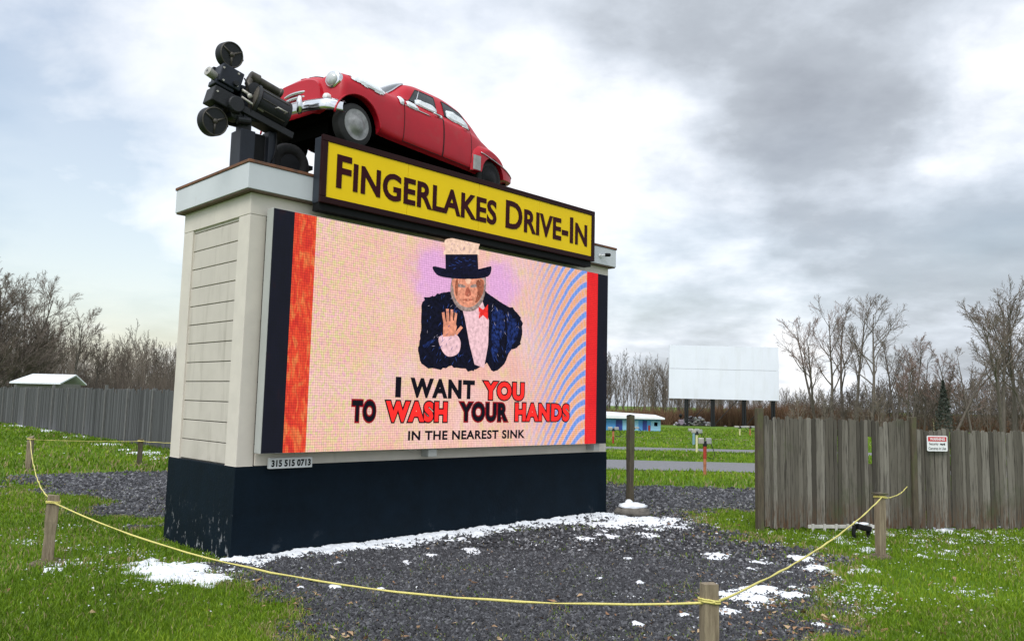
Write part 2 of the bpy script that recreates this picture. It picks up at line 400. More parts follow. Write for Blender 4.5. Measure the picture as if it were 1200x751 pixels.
# ================================================================ ground
PAD = [(-2.75, 8.9), (-2.9, 8.6), (-2.34, 7.8), (-1.9, 7.35), (-1.45, 6.6), (-1.0, 6.0), (-.4, 5.2), (.9, 4.9), (1.9, 6.2), (2.6, 7.2), (3.0, 8.2), (4.1, 9.9),
       (3.5, 10.9), (2.9, 12.6), (2.75, 14.4), (1.5, 15), (-1, 13)]
DRIVE = [(-9.3, 15.2), (-7.5, 13.6), (-6.4, 12.2), (-4.7, 10.7), (-4.1, 10.4), (-2.9, 11), (0, 13.8), (3, 14.1), (6, 14.9), (60, 17.5), (60, 21), (5, 18.3), (-2, 18.7), (-8, 18.9), (-10.5, 17.2)]
def gravel_mask(x, y):
    m = np.maximum(sdf_poly(x, y, PAD), sdf_poly(x, y, DRIVE)) - 1.5 * np.clip(fbm(np.asarray(x) * .9, np.asarray(y) * 1.3, 33) - .50, 0, 1) * 3 * sstep(-3.2, -4.6, x)
    return m + (fbm(np.asarray(x) * 1.6, np.asarray(y) * 1.6, 3) - .5) * 1.1 + (fbm(np.asarray(x) * 6, np.asarray(y) * 6, 9) - .5) * .5

gm = bpy.data.materials.new('lawn_ground'); gm.use_nodes = True
def ground_mat(m):
    t = m.node_tree; P = t.nodes['Principled BSDF']; P.inputs['Roughness'].default_value = .95; P.inputs['Specular IOR Level'].default_value = .15
    co = t.nodes.new('ShaderNodeTexCoord')
    def nz(s, d=6, stretch=None):
        n = t.nodes.new('ShaderNodeTexNoise'); n.inputs['Scale'].default_value = s; n.inputs['Detail'].default_value = d; n.inputs['Roughness'].default_value = .65
        if stretch:
            mp = t.nodes.new('ShaderNodeMapping'); mp.inputs['Scale'].default_value = stretch; t.links.new(co.outputs['Object'], mp.inputs[0]); t.links.new(mp.outputs[0], n.inputs['Vector'])
        else: t.links.new(co.outputs['Object'], n.inputs['Vector'])
        return n.outputs['Fac']
    def ramp(f, *st):
        r = t.nodes.new('ShaderNodeValToRGB'); e = r.color_ramp.elements
        e[0].position, e[0].color = st[0][0], (*st[0][1], 1); e[1].position, e[1].color = st[-1][0], (*st[-1][1], 1)
        for p, c in st[1:-1]: e.new(p).color = (*c, 1)
        t.links.new(f, r.inputs[0]); return r.outputs[0]
    a = ramp(nz(.16, 8, (.35, 1, 1)), (.32, (.17, .15, .045)), (.44, (.10, .16, .018)), (.56, (.085, .19, .014)), (.68, (.16, .17, .04)))
    b = ramp(nz(7, 8), (.30, (.05, .055, .014)), (.52, (.10, .17, .018)), (.75, (.16, .20, .04)))
    x = t.nodes.new('ShaderNodeMix'); x.data_type = 'RGBA'; x.inputs['Factor'].default_value = .45
    t.links.new(a, x.inputs['A']); t.links.new(b, x.inputs['B'])
    t.links.new(x.outputs['Result'], P.inputs['Base Color'])
    bu = t.nodes.new('ShaderNodeBump'); bu.inputs['Strength'].default_value = .8; bu.inputs['Distance'].default_value = .05
    t.links.new(nz(22, 6), bu.inputs['Height']); t.links.new(bu.outputs[0], P.inputs['Normal'])
ground_mat(gm)
xs = np.concatenate([[-1500, -600, -250, -120, -70], np.arange(-50, 60, 2.0), [62, 80, 110, 160, 250, 600, 1500]])
ys = np.concatenate([[-600, -100, -30], np.arange(-10, 180, 2.0), [190, 220, 300, 600, 2500]])
XX, YY = np.meshgrid(xs, ys, indexing='ij'); ZZ = ground_z(XX, YY)
mb = MB(); mb.grid(np.stack([XX, YY, ZZ], -1)); tag(mb.build('ground', gm, smooth=True), kind='structure')

gravm = mat('gravel_bed', (.030, .031, .036), .9, col2=(.012, .012, .015), nscale=45, bump=1.0, bscale=70)
gravp = mat('pale_gravel', (.20, .20, .215), .95, col2=(.13, .13, .14), nscale=12, bump=.6, bscale=40)
def gravel_sheet(name, poly, step, z, m, seed_grow=0.0):
    P = np.array(poly); x0, y0 = P.min(0) - 1; x1, y1 = P.max(0) + 1
    gx = np.arange(x0, x1, step); gy = np.arange(y0, y1, step)
    X, Y = np.meshgrid(gx, gy, indexing='ij'); cxm, cym = X[:-1, :-1] + step / 2, Y[:-1, :-1] + step / 2
    keep = (sdf_poly(cxm, cym, poly) - 1.5 * np.clip(fbm(cxm * .9, cym * 1.3, 33) - .50, 0, 1) * 3 * sstep(-3.2, -4.6, cxm) + (fbm(cxm * 1.6, cym * 1.6, 3) - .5) * 1.1 + (fbm(cxm * 6, cym * 6, 9) - .5) * .5) > 0
    idx = np.arange(X.size).reshape(X.shape)
    f = np.stack([idx[:-1, :-1][keep], idx[1:, :-1][keep], idx[1:, 1:][keep], idx[:-1, 1:][keep]], 1)
    V = np.stack([X, Y, z + ground_z(X, Y)], -1).reshape(-1, 3)
    used = np.unique(f); mp = np.zeros(len(V), int); mp[used] = np.arange(len(used))
    tag(raw_mesh(name, V[used], [mp[f]], m), kind='structure')
gravel_sheet('gravel_pad', PAD, .07, .005, gravm)
gravel_sheet('gravel_drive', DRIVE, .16, .009, mat('drive_gravel', (.085, .084, .092), .9, col2=(.04, .04, .044), nscale=30, bump=1.0, bscale=50))
def road(name, ya, yb, m, z=.02):
    gx = np.arange(-1, 121, 2.0); n = 5
    P = np.zeros((len(gx), n + 1, 3))
    for j in range(n + 1):
        w = j / n; y = ya + (yb - ya) * w + (fbm(gx * .35, gx * 0 + j * 3, 5) - .5) * (.7 if j in (0, n) else 0)
        P[:, j] = np.stack([gx, y, ground_z(gx, y) + z], 1)
    m2 = MB(); m2.grid(P); tag(m2.build(name, m), kind='structure')
y1a, y1b = G(800, 552.5)[1], G(800, 541)[1]; y2a, y2b = G(800, 529.2)[1], G(800, 525.5)[1]
road('gravel_road', y1a, y1b, gravp); road('gravel_lane', y2a, y2b, gravp)
y3 = G(830, 515)[1]; road('dirt_track', y3, y3 * 1.03, mat('dirt', (.20, .17, .10), .95, noise=.3, nscale=3))

# ================================================================ the sign tower
tower = empty('sign_tower', TA, TH)
tag(tower, 'beige clad sign tower with dark navy base and white metal cap', 'sign tower')
m_ = MB(); m_.box((0, 0, -.1), (TW, TD, 1.015)); m_.build('base', navy, tower, bevel=.006)
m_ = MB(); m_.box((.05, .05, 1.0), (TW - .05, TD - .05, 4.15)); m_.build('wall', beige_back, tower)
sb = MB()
zb = 1.02; pitch = .2335
for k in range(13):
    z0 = zb + k * pitch + .009; z1 = min(zb + (k + 1) * pitch - .002, 3.90)
    if z1 - z0 < .03: continue
    sb.box((.034, .22, z0), (.058, TD - .22, z1)); sb.box((TW - .058, .22, z0), (TW - .034, TD - .22, z1))
    sb.box((.22, .034, z0), (TW - .22, .058, z1)); sb.box((.22, TD - .058, z0), (TW - .22, TD - .034, z1))
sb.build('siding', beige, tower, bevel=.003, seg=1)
for (sa, sbb) in ((.012, .30), (TW - .30, TW - .012)):
    for (ta, tb) in ((.012, .30), (TD - .30, TD - .012)):
        s_edge = .012 if sa < 1 else TW - .012; t_edge = .012 if ta < 1 else TD - .012
        c = MB(); sgn_s = 1 if sa < 1 else -1; sgn_t = 1 if ta < 1 else -1
        wS = .20; wT = .27
        p = [(s_edge, t_edge), (s_edge + sgn_s * wS, t_edge), (s_edge + sgn_s * wS, t_edge + sgn_t * .045), (s_edge + sgn_s * .045, t_edge + sgn_t * .045),
             (s_edge + sgn_s * .045, t_edge + sgn_t * wT), (s_edge, t_edge + sgn_t * wT)]
        V = [(a, b, 1.017) for a, b in p] + [(a, b, 3.862) for a, b in p]; n = 6
        F = [tuple(range(n)), tuple(range(n, 2 * n))] + [(i, (i + 1) % n, (i + 1) % n + n, i + n) for i in range(n)]
        c.add(V, F); c.build('corner_trim', cream, tower, bevel=.003, seg=1)
fz = MB()
fz.box((.010, .010, 3.865), (TW - .010, .055, 4.112)); fz.box((.010, TD - .055, 3.865), (TW - .010, TD - .010, 4.112))
fz.box((.010, .057, 3.865), (.055, TD - .057, 4.112)); fz.box((TW - .055, .057, 3.865), (TW - .010, TD - .057, 4.112))
fz.build('frieze_board', cream, tower, bevel=.003, seg=1)
lo = MB()
lo.box((.23, .006, 1.018), (TW - .23, .033, 1.15)); lo.build('sill_board', cream, tower, bevel=.003, seg=1)
cp = MB(); o_ = .0844
cp.box((-o_, -o_, 4.13), (TW + o_, TD + o_, 4.425)); cap = cp.build('cap', flash, tower, bevel=.006)
sf = MB(); sf.box((-o_ + .012, -o_ + .012, 4.113), (TW + o_ - .012, TD + o_ - .012, 4.1285)); sf.build('soffit', soffit, cap)
lp = MB()
for a, b in (((-o_ - .012, -o_ - .012), (TW + o_ + .012, -o_ + .06)), ((-o_ - .012, TD + o_ - .06), (TW + o_ + .012, TD + o_ + .012)),
             ((-o_ - .012, -o_ + .062), (-o_ + .06, TD + o_ - .062)), ((TW + o_ - .06, -o_ + .062), (TW + o_ + .012, TD + o_ - .062))):
    lp.box((a[0], a[1], 4.4265), (b[0], b[1], 4.462))
lp.build('roof_lip', rust, cap, bevel=.004, seg=1)
rf = MB(); rf.box((-o_ + .065, -o_ + .065, 4.43), (TW + o_ - .065, TD + o_ - .065, 4.452)); rf.build('roof_deck', soffit, cap)

# ---------------------------------------------------------------- name board
nb = empty('name_board', tw(.72, -.3, 4.09), TH)
tag(nb, 'long yellow drive-in name board in a maroon frame above the video screen', 'sign')
def nbm(): return MB()
LX, LZ = 5.80 - .72, 4.91 - 4.09
b_ = MB(); b_.box((.012, .03, .01), (LX - .012, .205, LZ - .01)); b_.build('cabinet', steel_dark, nb, bevel=.005)
b_ = MB(); fw = .075
b_.box((0, 0, 0), (LX, .05, fw)); b_.box((0, 0, LZ - fw), (LX, .05, LZ)); b_.box((0, 0, fw + .001), (fw, .05, LZ - fw - .001)); b_.box((LX - fw, 0, fw + .001), (LX, .05, LZ - fw - .001))
b_.build('frame', maroon, nb, bevel=.006)
cuts = [fw, 2.001 - .72, 3.252 - .72, 4.497 - .72, LX - fw]
for a, b in zip(cuts[:-1], cuts[1:]):
    p_ = MB(); p_.box((a + .0025, .012, fw), (b - .0025, .028, LZ - fw)); p_.build('face_panel', yellow, nb, bevel=.002, seg=1)
b_ = MB(); b_.box((.02, .06, -.085), (LX - .02, .205, .008)); b_.build('shade_strip', blackm, nb, bevel=.004)  # added black strip standing in for the shade beneath the board
t_ = MB(); text_fit(t_, 'Fingerlakes Drive-In', .928 - .72, 5.612 - .72, 4.30 - 4.09, 4.715 - 4.09, 0.0085, offset=.024, small=.83, space=1.03)
le = t_.build('lettering', letterm, nb)
so = le.modifiers.new('solid', 'SOLIDIFY'); so.thickness = .006; so.offset = 0

# ---------------------------------------------------------------- LED screens
def led_mat(name, kind):
    m = bpy.data.materials.new(name); m.use_nodes = True; t = m.node_tree; t.nodes.clear()
    nd = t.nodes.new; out = nd('ShaderNodeOutputMaterial'); em = nd('ShaderNodeEmission'); gl = nd('ShaderNodeBsdfPrincipled'); ad = nd('ShaderNodeAddShader')
    gl.inputs['Base Color'].default_value = (.012, .012, .014, 1); gl.inputs['Roughness'].default_value = .7; gl.inputs['Specular IOR Level'].default_value = .08
    t.links.new(em.outputs[0], ad.inputs[0]); t.links.new(gl.outputs[0], ad.inputs[1]); t.links.new(ad.outputs[0], out.inputs['Surface'])
    co = nd('ShaderNodeTexCoord'); V = co.outputs['Object']; sp = nd('ShaderNodeSeparateXYZ'); t.links.new(V, sp.inputs[0])
    def mth(op, a, b=None, c=None):
        n = nd('ShaderNodeMath'); n.operation = op
        for i, v in enumerate((a, b, c)):
            if v is None: continue
            if isinstance(v, (int, float)): n.inputs[i].default_value = v
            else: t.links.new(v, n.inputs[i])
        return n.outputs[0]
    def noise(s, d=4, stretch=None, dist=0):
        n = nd('ShaderNodeTexNoise'); n.inputs['Scale'].default_value = s; n.inputs['Detail'].default_value = d; n.inputs['Distortion'].default_value = dist
        if stretch:
            mp = nd('ShaderNodeMapping'); mp.inputs['Scale'].default_value = stretch; t.links.new(V, mp.inputs[0]); t.links.new(mp.outputs[0], n.inputs['Vector'])
        else: t.links.new(V, n.inputs['Vector'])
        return n
    def mixc(f, a, b, bt='MIX'):
        n = nd('ShaderNodeMix'); n.data_type = 'RGBA'; n.blend_type = bt
        for s, v in (('Factor', f), ('A', a), ('B', b)):
            if isinstance(v, (int, float)): n.inputs[s].default_value = v
            elif isinstance(v, tuple): n.inputs[s].default_value = (*v, 1)
            else: t.links.new(v, n.inputs[s])
        return n.outputs['Result']
    def ramp(f, *stp):
        r = nd('ShaderNodeValToRGB'); e = r.color_ramp.elements
        e[0].position, e[0].color = stp[0][0], (*stp[0][1], 1); e[1].position, e[1].color = stp[-1][0], (*stp[-1][1], 1)
        for p, c in stp[1:-1]: e.new(p).color = (*c, 1)
        t.links.new(f, r.inputs[0]); return r.outputs[0]
    def sm(v, a, b):
        n = nd('ShaderNodeMapRange'); n.interpolation_type = 'SMOOTHSTEP'; n.inputs['From Min'].default_value = a; n.inputs['From Max'].default_value = b
        t.links.new(v, n.inputs['Value']); return n.outputs[0]
    X, Z = sp.outputs['X'], sp.outputs['Z']
    if kind == 'cream':
        # object origin: tower corner; x 0.74..5.74, z 1.17..3.93
        col = ramp(noise(1.3, 5).outputs['Fac'], (.3, (.88, .47, .38)), (.5, (.93, .55, .47)), (.7, (.90, .60, .59)))
        mott = noise(11, 5, (1, 1, .6))
        col = mixc(sm(mott.outputs['Fac'], .45, .75), col, (.86, .62, .34))
        mott2 = noise(24, 5, (1.0, 1, .7), .5)
        lf = sm(X, 3.4, .6)
        col = mixc(mth('MULTIPLY', sm(mott2.outputs['Fac'], .45, .65), lf), col, (.74, .66, .30))
        col = mixc(mth('MULTIPLY', sm(noise(26, 4, (1, 1, .8), .3).outputs['Fac'], .50, .70), mth('MULTIPLY_ADD', lf, .5, .2)), col, (.82, .38, .56))
        # violet glow behind the portrait
        for (gx, gz, gr) in ((2.62, 3.45, .62), (3.80, 3.48, .55)):
            dd = mth('SQRT', mth('ADD', mth('POWER', mth('SUBTRACT', X, gx), 2.0), mth('POWER', mth('SUBTRACT', Z, gz), 2.0)))
            col = mixc(mth('MULTIPLY', sm(mth('MULTIPLY_ADD', noise(6, 4).outputs['Fac'], .5, dd), gr + .25, gr - .15), .9), col, (.80, .42, .76))
        # blue / orange bands at the right side
        wx = mth('SUBTRACT', 5.74, X)
        ph = mth('MULTIPLY_ADD', mth('POWER', mth('MAXIMUM', wx, .001), 1.5), 30.0, mth('MULTIPLY', mth('ADD', Z, mth('MULTIPLY', noise(1.2, 2).outputs['Fac'], .18)), 27.0))
        sn = mth('SINE', ph)
        rm = sm(X, 4.2, 5.35)
        col = mixc(mth('MULTIPLY', sm(sn, .05, .7), rm), col, (.16, .33, .84))
        col = mixc(mth('MULTIPLY', sm(sn, -.05, -.7), mth('MULTIPLY', rm, .8)), col, (.92, .42, .16))
        v2 = mth('SINE', mth('MULTIPLY_ADD', X, 75.0, mth('MULTIPLY', Z, 22.0)))
        col = mixc(mth('MULTIPLY', sm(v2, 0.0, .9), mth('MULTIPLY', sm(X, 3.5, 4.8), .28)), col, (.50, .50, .82))
        gain = .88
    elif kind == 'red_orange':
        n = noise(9, 5, (1.4, 1, .55), 1.2)
        col = ramp(n.outputs['Fac'], (.34, (.72, .035, .02)), (.5, (.90, .075, .025)), (.64, (.88, .22, .06)))
        w = mth('SINE', mth('MULTIPLY_ADD', X, 60.0, mth('MULTIPLY', Z, 26.0)))
        col = mixc(mth('MULTIPLY', sm(w, .3, 1.0), .35), col, (.55, .03, .02)); gain = .80
    elif kind == 'red':
        col = ramp(noise(4, 4, (1, 1, .5)).outputs['Fac'], (.35, (.88, .012, .018)), (.65, (.94, .02, .02))); gain = .80
    else:
        col = ramp(noise(5, 5, (1, 1, .5)).outputs['Fac'], (.35, (.006, .008, .03)), (.6, (.010, .012, .045)), (.75, (.06, .012, .02))); gain = .22
    # the pixel raster
    gz = mth('SINE', mth('MULTIPLY', Z, 2 * math.pi / .030)); gxx = mth('SINE', mth('MULTIPLY', X, 2 * math.pi / .030))
    g = mth('MULTIPLY', mth('MULTIPLY_ADD', gz, .13, .87), mth('MULTIPLY_ADD', gxx, .10, .90))
    seam = mth('MULTIPLY', mth('GREATER_THAN', mth('FRACT', mth('MULTIPLY', mth('ADD', X, .31), 1 / .64)), .012), mth('GREATER_THAN', mth('FRACT', mth('MULTIPLY', mth('ADD', Z, .115), 1 / .64)), .012))
    g = mth('MULTIPLY', g, mth('MULTIPLY_ADD', seam, .10, .90))
    fl = noise(34, 2); g = mth('MULTIPLY', g, mth('MULTIPLY_ADD', fl.outputs['Fac'], .55, .74))
    t.links.new(mixc(1.0, col, g, 'MULTIPLY'), em.inputs['Color']); em.inputs['Strength'].default_value = gain
    return m
def emis(name, col, k=1.0, noise=.35):
    m = mat(name, (.006, .006, .008), .8, spec=.06); t = m.node_tree; P = t.nodes['Principled BSDF']
    n = t.nodes.new('ShaderNodeTexNoise'); n.inputs['Scale'].default_value = 20; n.inputs['Detail'].default_value = 4
    r = t.nodes.new('ShaderNodeValToRGB'); r.color_ramp.elements[0].position = .35; r.color_ramp.elements[1].position = .65
    r.color_ramp.elements[0].color = (*[c * (1 - noise) for c in col], 1); r.color_ramp.elements[1].color = (*col, 1)
    co = t.nodes.new('ShaderNodeTexCoord'); t.links.new(co.outputs['Object'], n.inputs['Vector'])
    t.links.new(n.outputs['Fac'], r.inputs[0]); t.links.new(r.outputs[0], P.inputs['Emission Color']); P.inputs['Emission Strength'].default_value = k
    return m
SZ0, SZ1 = 1.165, 3.935
led = empty('video_screen', TA, TH)
tag(led, 'large lit LED video screen telling passers-by to wash their hands', 'screen')
c_ = MB(); c_.box((.185, -.195, SZ0), (6.285, -.05, SZ1)); c_.build('cabinet', cab, led, bevel=.004)
for s in (2.6, 6.02):
    c_ = MB(); c_.box((s, -.16, 1.06), (s + .14, -.004, 1.162)); c_.build('mounting_bracket', cab, led, bevel=.003)
BANDS = [(.190, .455, 'navy'), (.455, .745, 'red_orange'), (.745, 5.735, 'cream'), (5.735, 6.015, 'red'), (6.015, 6.280, 'navy')]
led_ms = {k: led_mat('led_' + k, k) for k in ('navy', 'red_orange', 'cream', 'red')}
c_ = MB(); keys = list(led_ms)
for a, b, k in BANDS: c_.add([(a, -.2, SZ0 + .006), (b, -.2, SZ0 + .006), (b, -.2, SZ1 - .006), (a, -.2, SZ1 - .006)], [(0, 1, 2, 3)], keys.index(k))
c_.build('picture_area', [led_ms[k] for k in keys], led)
E_black = emis('led_black', (.004, .003, .008), .7); E_red = emis('led_red', (.90, .025, .02), .95, .2); E_dk = emis('led_dark_red', (.30, .006, .012), .9)
def words(lab, specs):
    for (body, a, b, z0, z1, mi, omi) in specs:
        w = MB(); text_fit(w, body, a, b, z0, z1, -.2065, offset=.055, mi=mi, outline=.055 if omi is not None else None, omi=omi or 0, oy=-.2035, space=1.16)
        w.build('lettering', [E_black, E_red, E_dk], led)['label'] = ('bright red outlined word' if mi == 1 else 'black word')
words('black and red first line', [('I', 1.985, 2.075, 1.825, 2.085, 0, None), ('WANT', 2.22, 3.345, 1.825, 2.085, 0, None), ('YOU', 3.51, 4.33, 1.825, 2.085, 1, 0)])
words('black and red second line', [('TO', 1.35, 1.70, 1.515, 1.78, 0, 2), ('WASH', 1.85, 2.86, 1.515, 1.78, 1, 0), ('YOUR', 3.08, 4.0, 1.52, 1.785, 0, 2), ('HANDS', 4.15, 5.35, 1.525, 1.79, 1, 0)])
w = MB(); text_fit(w, 'IN THE NEAREST SINK', 2.217, 4.37, 1.278, 1.402, -.2035, offset=.035, space=1.08); w.build('lettering', E_black, led)['label'] = 'small black last line'
# a plain bust of a man in a dark coat
def q6(pts):    # points of the enlarged crop of the picture
    return [FP(460 + x * .2397, 270 + y * .2397, .2) for x, y in pts]
def ell(cx, cy, rx, ry, n=22, a0=0): return [(cx + rx * math.cos(2 * math.pi * k / n + a0), cy - ry * math.sin(2 * math.pi * k / n + a0)) for k in range(n)]
E_coat = emis('led_coat', (.004, .005, .020), .8, .8); E_coat2 = emis('led_coat_sheen', (.015, .035, .17), .8, .9)
E_skin = emis('led_skin', (.80, .32, .20), .9, .4); E_shirt = emis('led_shirt', (.80, .52, .56), .95, .3); E_hair = emis('led_hair', (.40, .30, .27), .9, .6)
E_hat = emis('led_hat', (.84, .58, .44), .95, .3); E_band = emis('led_hat_band', (.006, .006, .025), .8, .6); E_tie = emis('led_tie', (.82, .03, .025), .95, .4)
pm = [E_coat, E_coat2, E_skin, E_shirt, E_hair, E_hat, E_band, E_tie, emis('led_skin_shade', (.46, .13, .08), .9, .4)]
pic = MB(); ypos = [-.2018]
def shape(pts, mi):
    P = q6(pts); ypos[0] -= .0007 if ypos[0] > -.2185 else .00002
    c = np.mean(P, 0); n = len(P)
    pic.add([(a, ypos[0], b) for a, b in P] + [(c[0], ypos[0], c[1])], [(i, (i + 1) % n, n) for i in range(n)], mi)
def smooth_(pts, k=5):
    P = np.array(pts, float); n = len(P); out = []
    for i in range(n):
        p0, p1, p2, p3 = P[i - 1], P[i], P[(i + 1) % n], P[(i + 2) % n]
        for j in range(k):
            t = j / k; out.append(tuple(.5 * ((2 * p1) + (p2 - p0) * t + (2 * p0 - 5 * p1 + 4 * p2 - p3) * t * t + (3 * p1 - p0 - 3 * p2 + p3) * t ** 3)))
    return out
def rag(pts, a=4, seed=0):
    g = np.random.default_rng(seed); return [(x + g.normal(0, a), y + g.normal(0, a)) for x, y in smooth_(pts)]
shape(rag([(128, 560), (140, 470), (146, 350), (190, 322), (240, 308), (300, 300), (370, 330), (440, 296), (470, 312), (560, 370), (610, 400), (634, 470), (622, 560), (575, 590), (548, 650), (492, 692), (470, 645), (420, 672), (385, 684), (300, 668), (230, 676), (150, 660), (132, 620)], 3, 1), 0)
shape(rag([(488, 396), (540, 400), (545, 470), (520, 560), (500, 640), (484, 560)], 4, 2), 1)
shape(rag([(560, 400), (600, 430), (612, 500), (585, 560), (555, 610), (560, 500)], 4, 3), 1)
shape(rag([(150, 560), (200, 530), (206, 540), (160, 572)], 2, 4), 1)
shape([(330, 345), (372, 395), (430, 322), (470, 440), (466, 560), (446, 672), (400, 655), (376, 560), (352, 430)], 3)
shape(smooth_([(286, 250), (300, 226), (440, 226), (456, 250), (452, 300), (436, 352), (404, 388), (366, 396), (328, 386), (298, 350), (282, 300)]), 4)
shape(smooth_([(300, 236), (436, 236), (440, 290), (428, 334), (400, 366), (367, 376), (332, 364), (306, 332), (297, 290)]), 2)
shape(smooth_([(316, 262), (350, 268), (350, 280), (318, 276)]), 4); shape(smooth_([(382, 268), (418, 262), (416, 276), (384, 280)]), 4)
shape(smooth_([(360, 282), (372, 282), (382, 314), (366, 322), (352, 314)]), 8); shape(smooth_([(340, 338), (366, 334), (394, 338), (366, 346)]), 8)
shape([(418, 372), (440, 388), (464, 362), (464, 438), (440, 414), (420, 432)], 7)
shape(smooth_([(226, 520), (300, 505), (330, 545), (318, 600), (270, 616), (236, 580)]), 3)
for hp in ([(244, 520), (246, 450), (300, 440), (312, 470), (300, 515)], [(247, 460), (238, 402), (250, 398), (260, 456)], [(262, 456), (258, 384), (272, 384), (276, 454)], [(279, 454), (281, 386), (294, 388), (292, 454)], [(294, 456), (302, 402), (313, 406), (306, 462)], [(300, 500), (330, 466), (340, 476), (310, 514)]):
    shape(hp, 2)
shape(smooth_([(196, 176), (280, 196), (366, 202), (440, 194), (478, 176), (470, 220), (420, 236), (330, 238), (240, 228), (206, 210)]), 6)
shape(smooth_([(256, 46), (330, 40), (418, 50), (416, 90), (412, 122), (256, 122), (254, 90)]), 5)
shape([(254, 118), (412, 118), (416, 204), (256, 204)], 6)
gs = np.random.default_rng(5)
ink = [emis('led_stroke_blue', (.03, .07, .30), .8, .5), emis('led_stroke_pale', (.55, .50, .62), .8, .5), emis('led_stroke_brown', (.42, .13, .07), .8, .5), emis('led_stroke_light_skin', (.90, .52, .36), .9, .3), emis('led_stroke_grey', (.60, .40, .42), .9, .4), emis('led_stroke_dark', (.006, .006, .02), .8, .5)]
base_i = len(pm); pm += ink
def strokes(region, n, mi, L, ang, wd=1.6):
    R_ = np.array(region, float); lo, hi = R_.min(0), R_.max(0)
    for _ in range(n * 4):
        p = gs.uniform(lo, hi)
        if n <= 0: break
        if sdf_poly(np.array([p[0]]), np.array([p[1]]), region)[0] < L * .35: continue
        a = ang + gs.normal(0, .35); d = np.array([math.cos(a), math.sin(a)]) * L * gs.uniform(.4, 1) / 2; q = np.array([-d[1], d[0]]); q = q / np.linalg.norm(q) * wd * gs.uniform(.5, 1.2); b = q * 1.5
        shape([tuple(p - d), tuple(p + q + b * .3), tuple(p + d), tuple(p - q + b * .3)], base_i + mi); n -= 1
coatL = [(140, 470), (146, 350), (240, 308), (300, 300), (352, 430), (376, 560), (390, 680), (230, 676), (150, 660), (132, 620)]; coatR = [(470, 330), (560, 370), (610, 400), (634, 470), (575, 590), (492, 692), (466, 560)]
facep = [(300, 240), (436, 240), (440, 290), (400, 366), (332, 364), (297, 290)]; shirtp = [(330, 345), (372, 395), (430, 322), (470, 440), (466, 560), (446, 672), (400, 655), (376, 560), (352, 430)]
shape(smooth_([(404, 250), (438, 244), (440, 300), (420, 340), (400, 352), (412, 300)]), base_i + 2); shape(smooth_([(306, 244), (316, 244), (312, 320), (300, 296)]), base_i + 2)
shape(smooth_([(352, 240), (380, 240), (372, 262), (360, 262)]), base_i + 3)
strokes(coatL, 46, 0, 34, 1.9); strokes(coatL, 12, 1, 20, 2.4, 1.1); strokes(coatR, 40, 0, 36, 1.3); strokes(coatR, 14, 1, 26, 1.5, 1.1); strokes(coatR, 22, 5, 40, 1.4, 2.4)
strokes(facep, 26, 2, 14, 1.2, 1.3); strokes(facep, 18, 3, 12, 1.5, 1.5); strokes(shirtp, 34, 4, 26, 1.7, 1.4); strokes([(260, 46), (410, 46), (410, 118), (260, 118)], 26, 4, 26, 1.57, 1.8)
strokes([(256, 122), (412, 122), (414, 200), (256, 200)], 20, 0, 26, 0, 1.6)
pic.build('picture', pm, led)['label'] = 'plain bust of a man in a dark coat and banded hat'
# screen on the rear face
bk = empty('video_screen', tw(0, TD, 0), TH)
tag(bk, 'second video screen on the far face of the tower, seen edge-on at its left corner', 'screen')
c_ = MB(); c_.box((.10, .03, 1.12), (6.285, .20, 3.86)); c_.build('cabinet', cab, bk, bevel=.004)
c_ = MB(); c_.add([(.11, .206, 1.126), (6.275, .206, 1.126), (6.275, .206, 3.854), (.11, .206, 3.854)], [(3, 2, 1, 0)]); c_.build('picture_area', led_ms['navy'], bk)
# phone number plate
pp = empty('number_plate', tw(.378, -.012, .985), TH)
tag(pp, 'small white plate with a black phone number under the video screen', 'sign')
c_ = MB(); c_.box((0, -.05, 0), (.548, 0, .118)); c_.build('plate', whitep, pp, bevel=.002, seg=1)
c_ = MB(); text_fit(c_, '315 515 0713', .022, .526, .018, .098, -.0525, offset=.045, space=1.05); c_.build('lettering', blackm, pp)
# security camera on the cap
sc_ = empty('security_camera', tw(6.20, -.0844, 4.27), TH)
tag(sc_, 'tiny dark security camera on the white cap at the right end of the tower', 'camera')
c_ = MB(); c_.lathe((0, 0, 0), (0, -1, 0), [(0, .03), (.015, .03), (.016, .012), (.05, .012)], 10); c_.tube([(0, -.045, 0), (.06, -.07, .015)], .011, 8); c_.build('bracket', whitep, sc_, smooth=True, auto=40)
c_ = MB(); c_.lathe((.05, -.07, .012), (1, -.35, .1), [(0, .02), (.01, .03), (.09, .03), (.10, .024)], 12); c_.build('body', blackm, sc_, smooth=True, auto=40)

# ================================================================ the car on the roof
S0, Q0, Z0, PHI, YAW, CSC = 2.691, .9, 4.948, .02, .125, .843
Rc = np.array([[math.cos(YAW), -math.sin(YAW), 0], [math.sin(YAW), math.cos(YAW), 0], [0, 0, 1]]) @ np.array([[math.cos(PHI), 0, -math.sin(PHI)], [0, 1, 0], [math.sin(PHI), 0, math.cos(PHI)]])
BC = np.stack([-TE, -TN, np.array([0, 0, 1.])], 1) @ Rc * CSC
OC = TA + S0 * TE + Q0 * TN + np.array([0, 0, Z0])
car = bpy.data.objects.new('vintage_car', None); COL.objects.link(car)
car.matrix_world = Matrix([[*BC[0], OC[0]], [*BC[1], OC[1]], [*BC[2], OC[2]], [0, 0, 0, 1]])
tag(car, 'red vintage four-door sedan mounted on top of the sign tower', 'car')
FWX, RWX = 1.70, -1.52
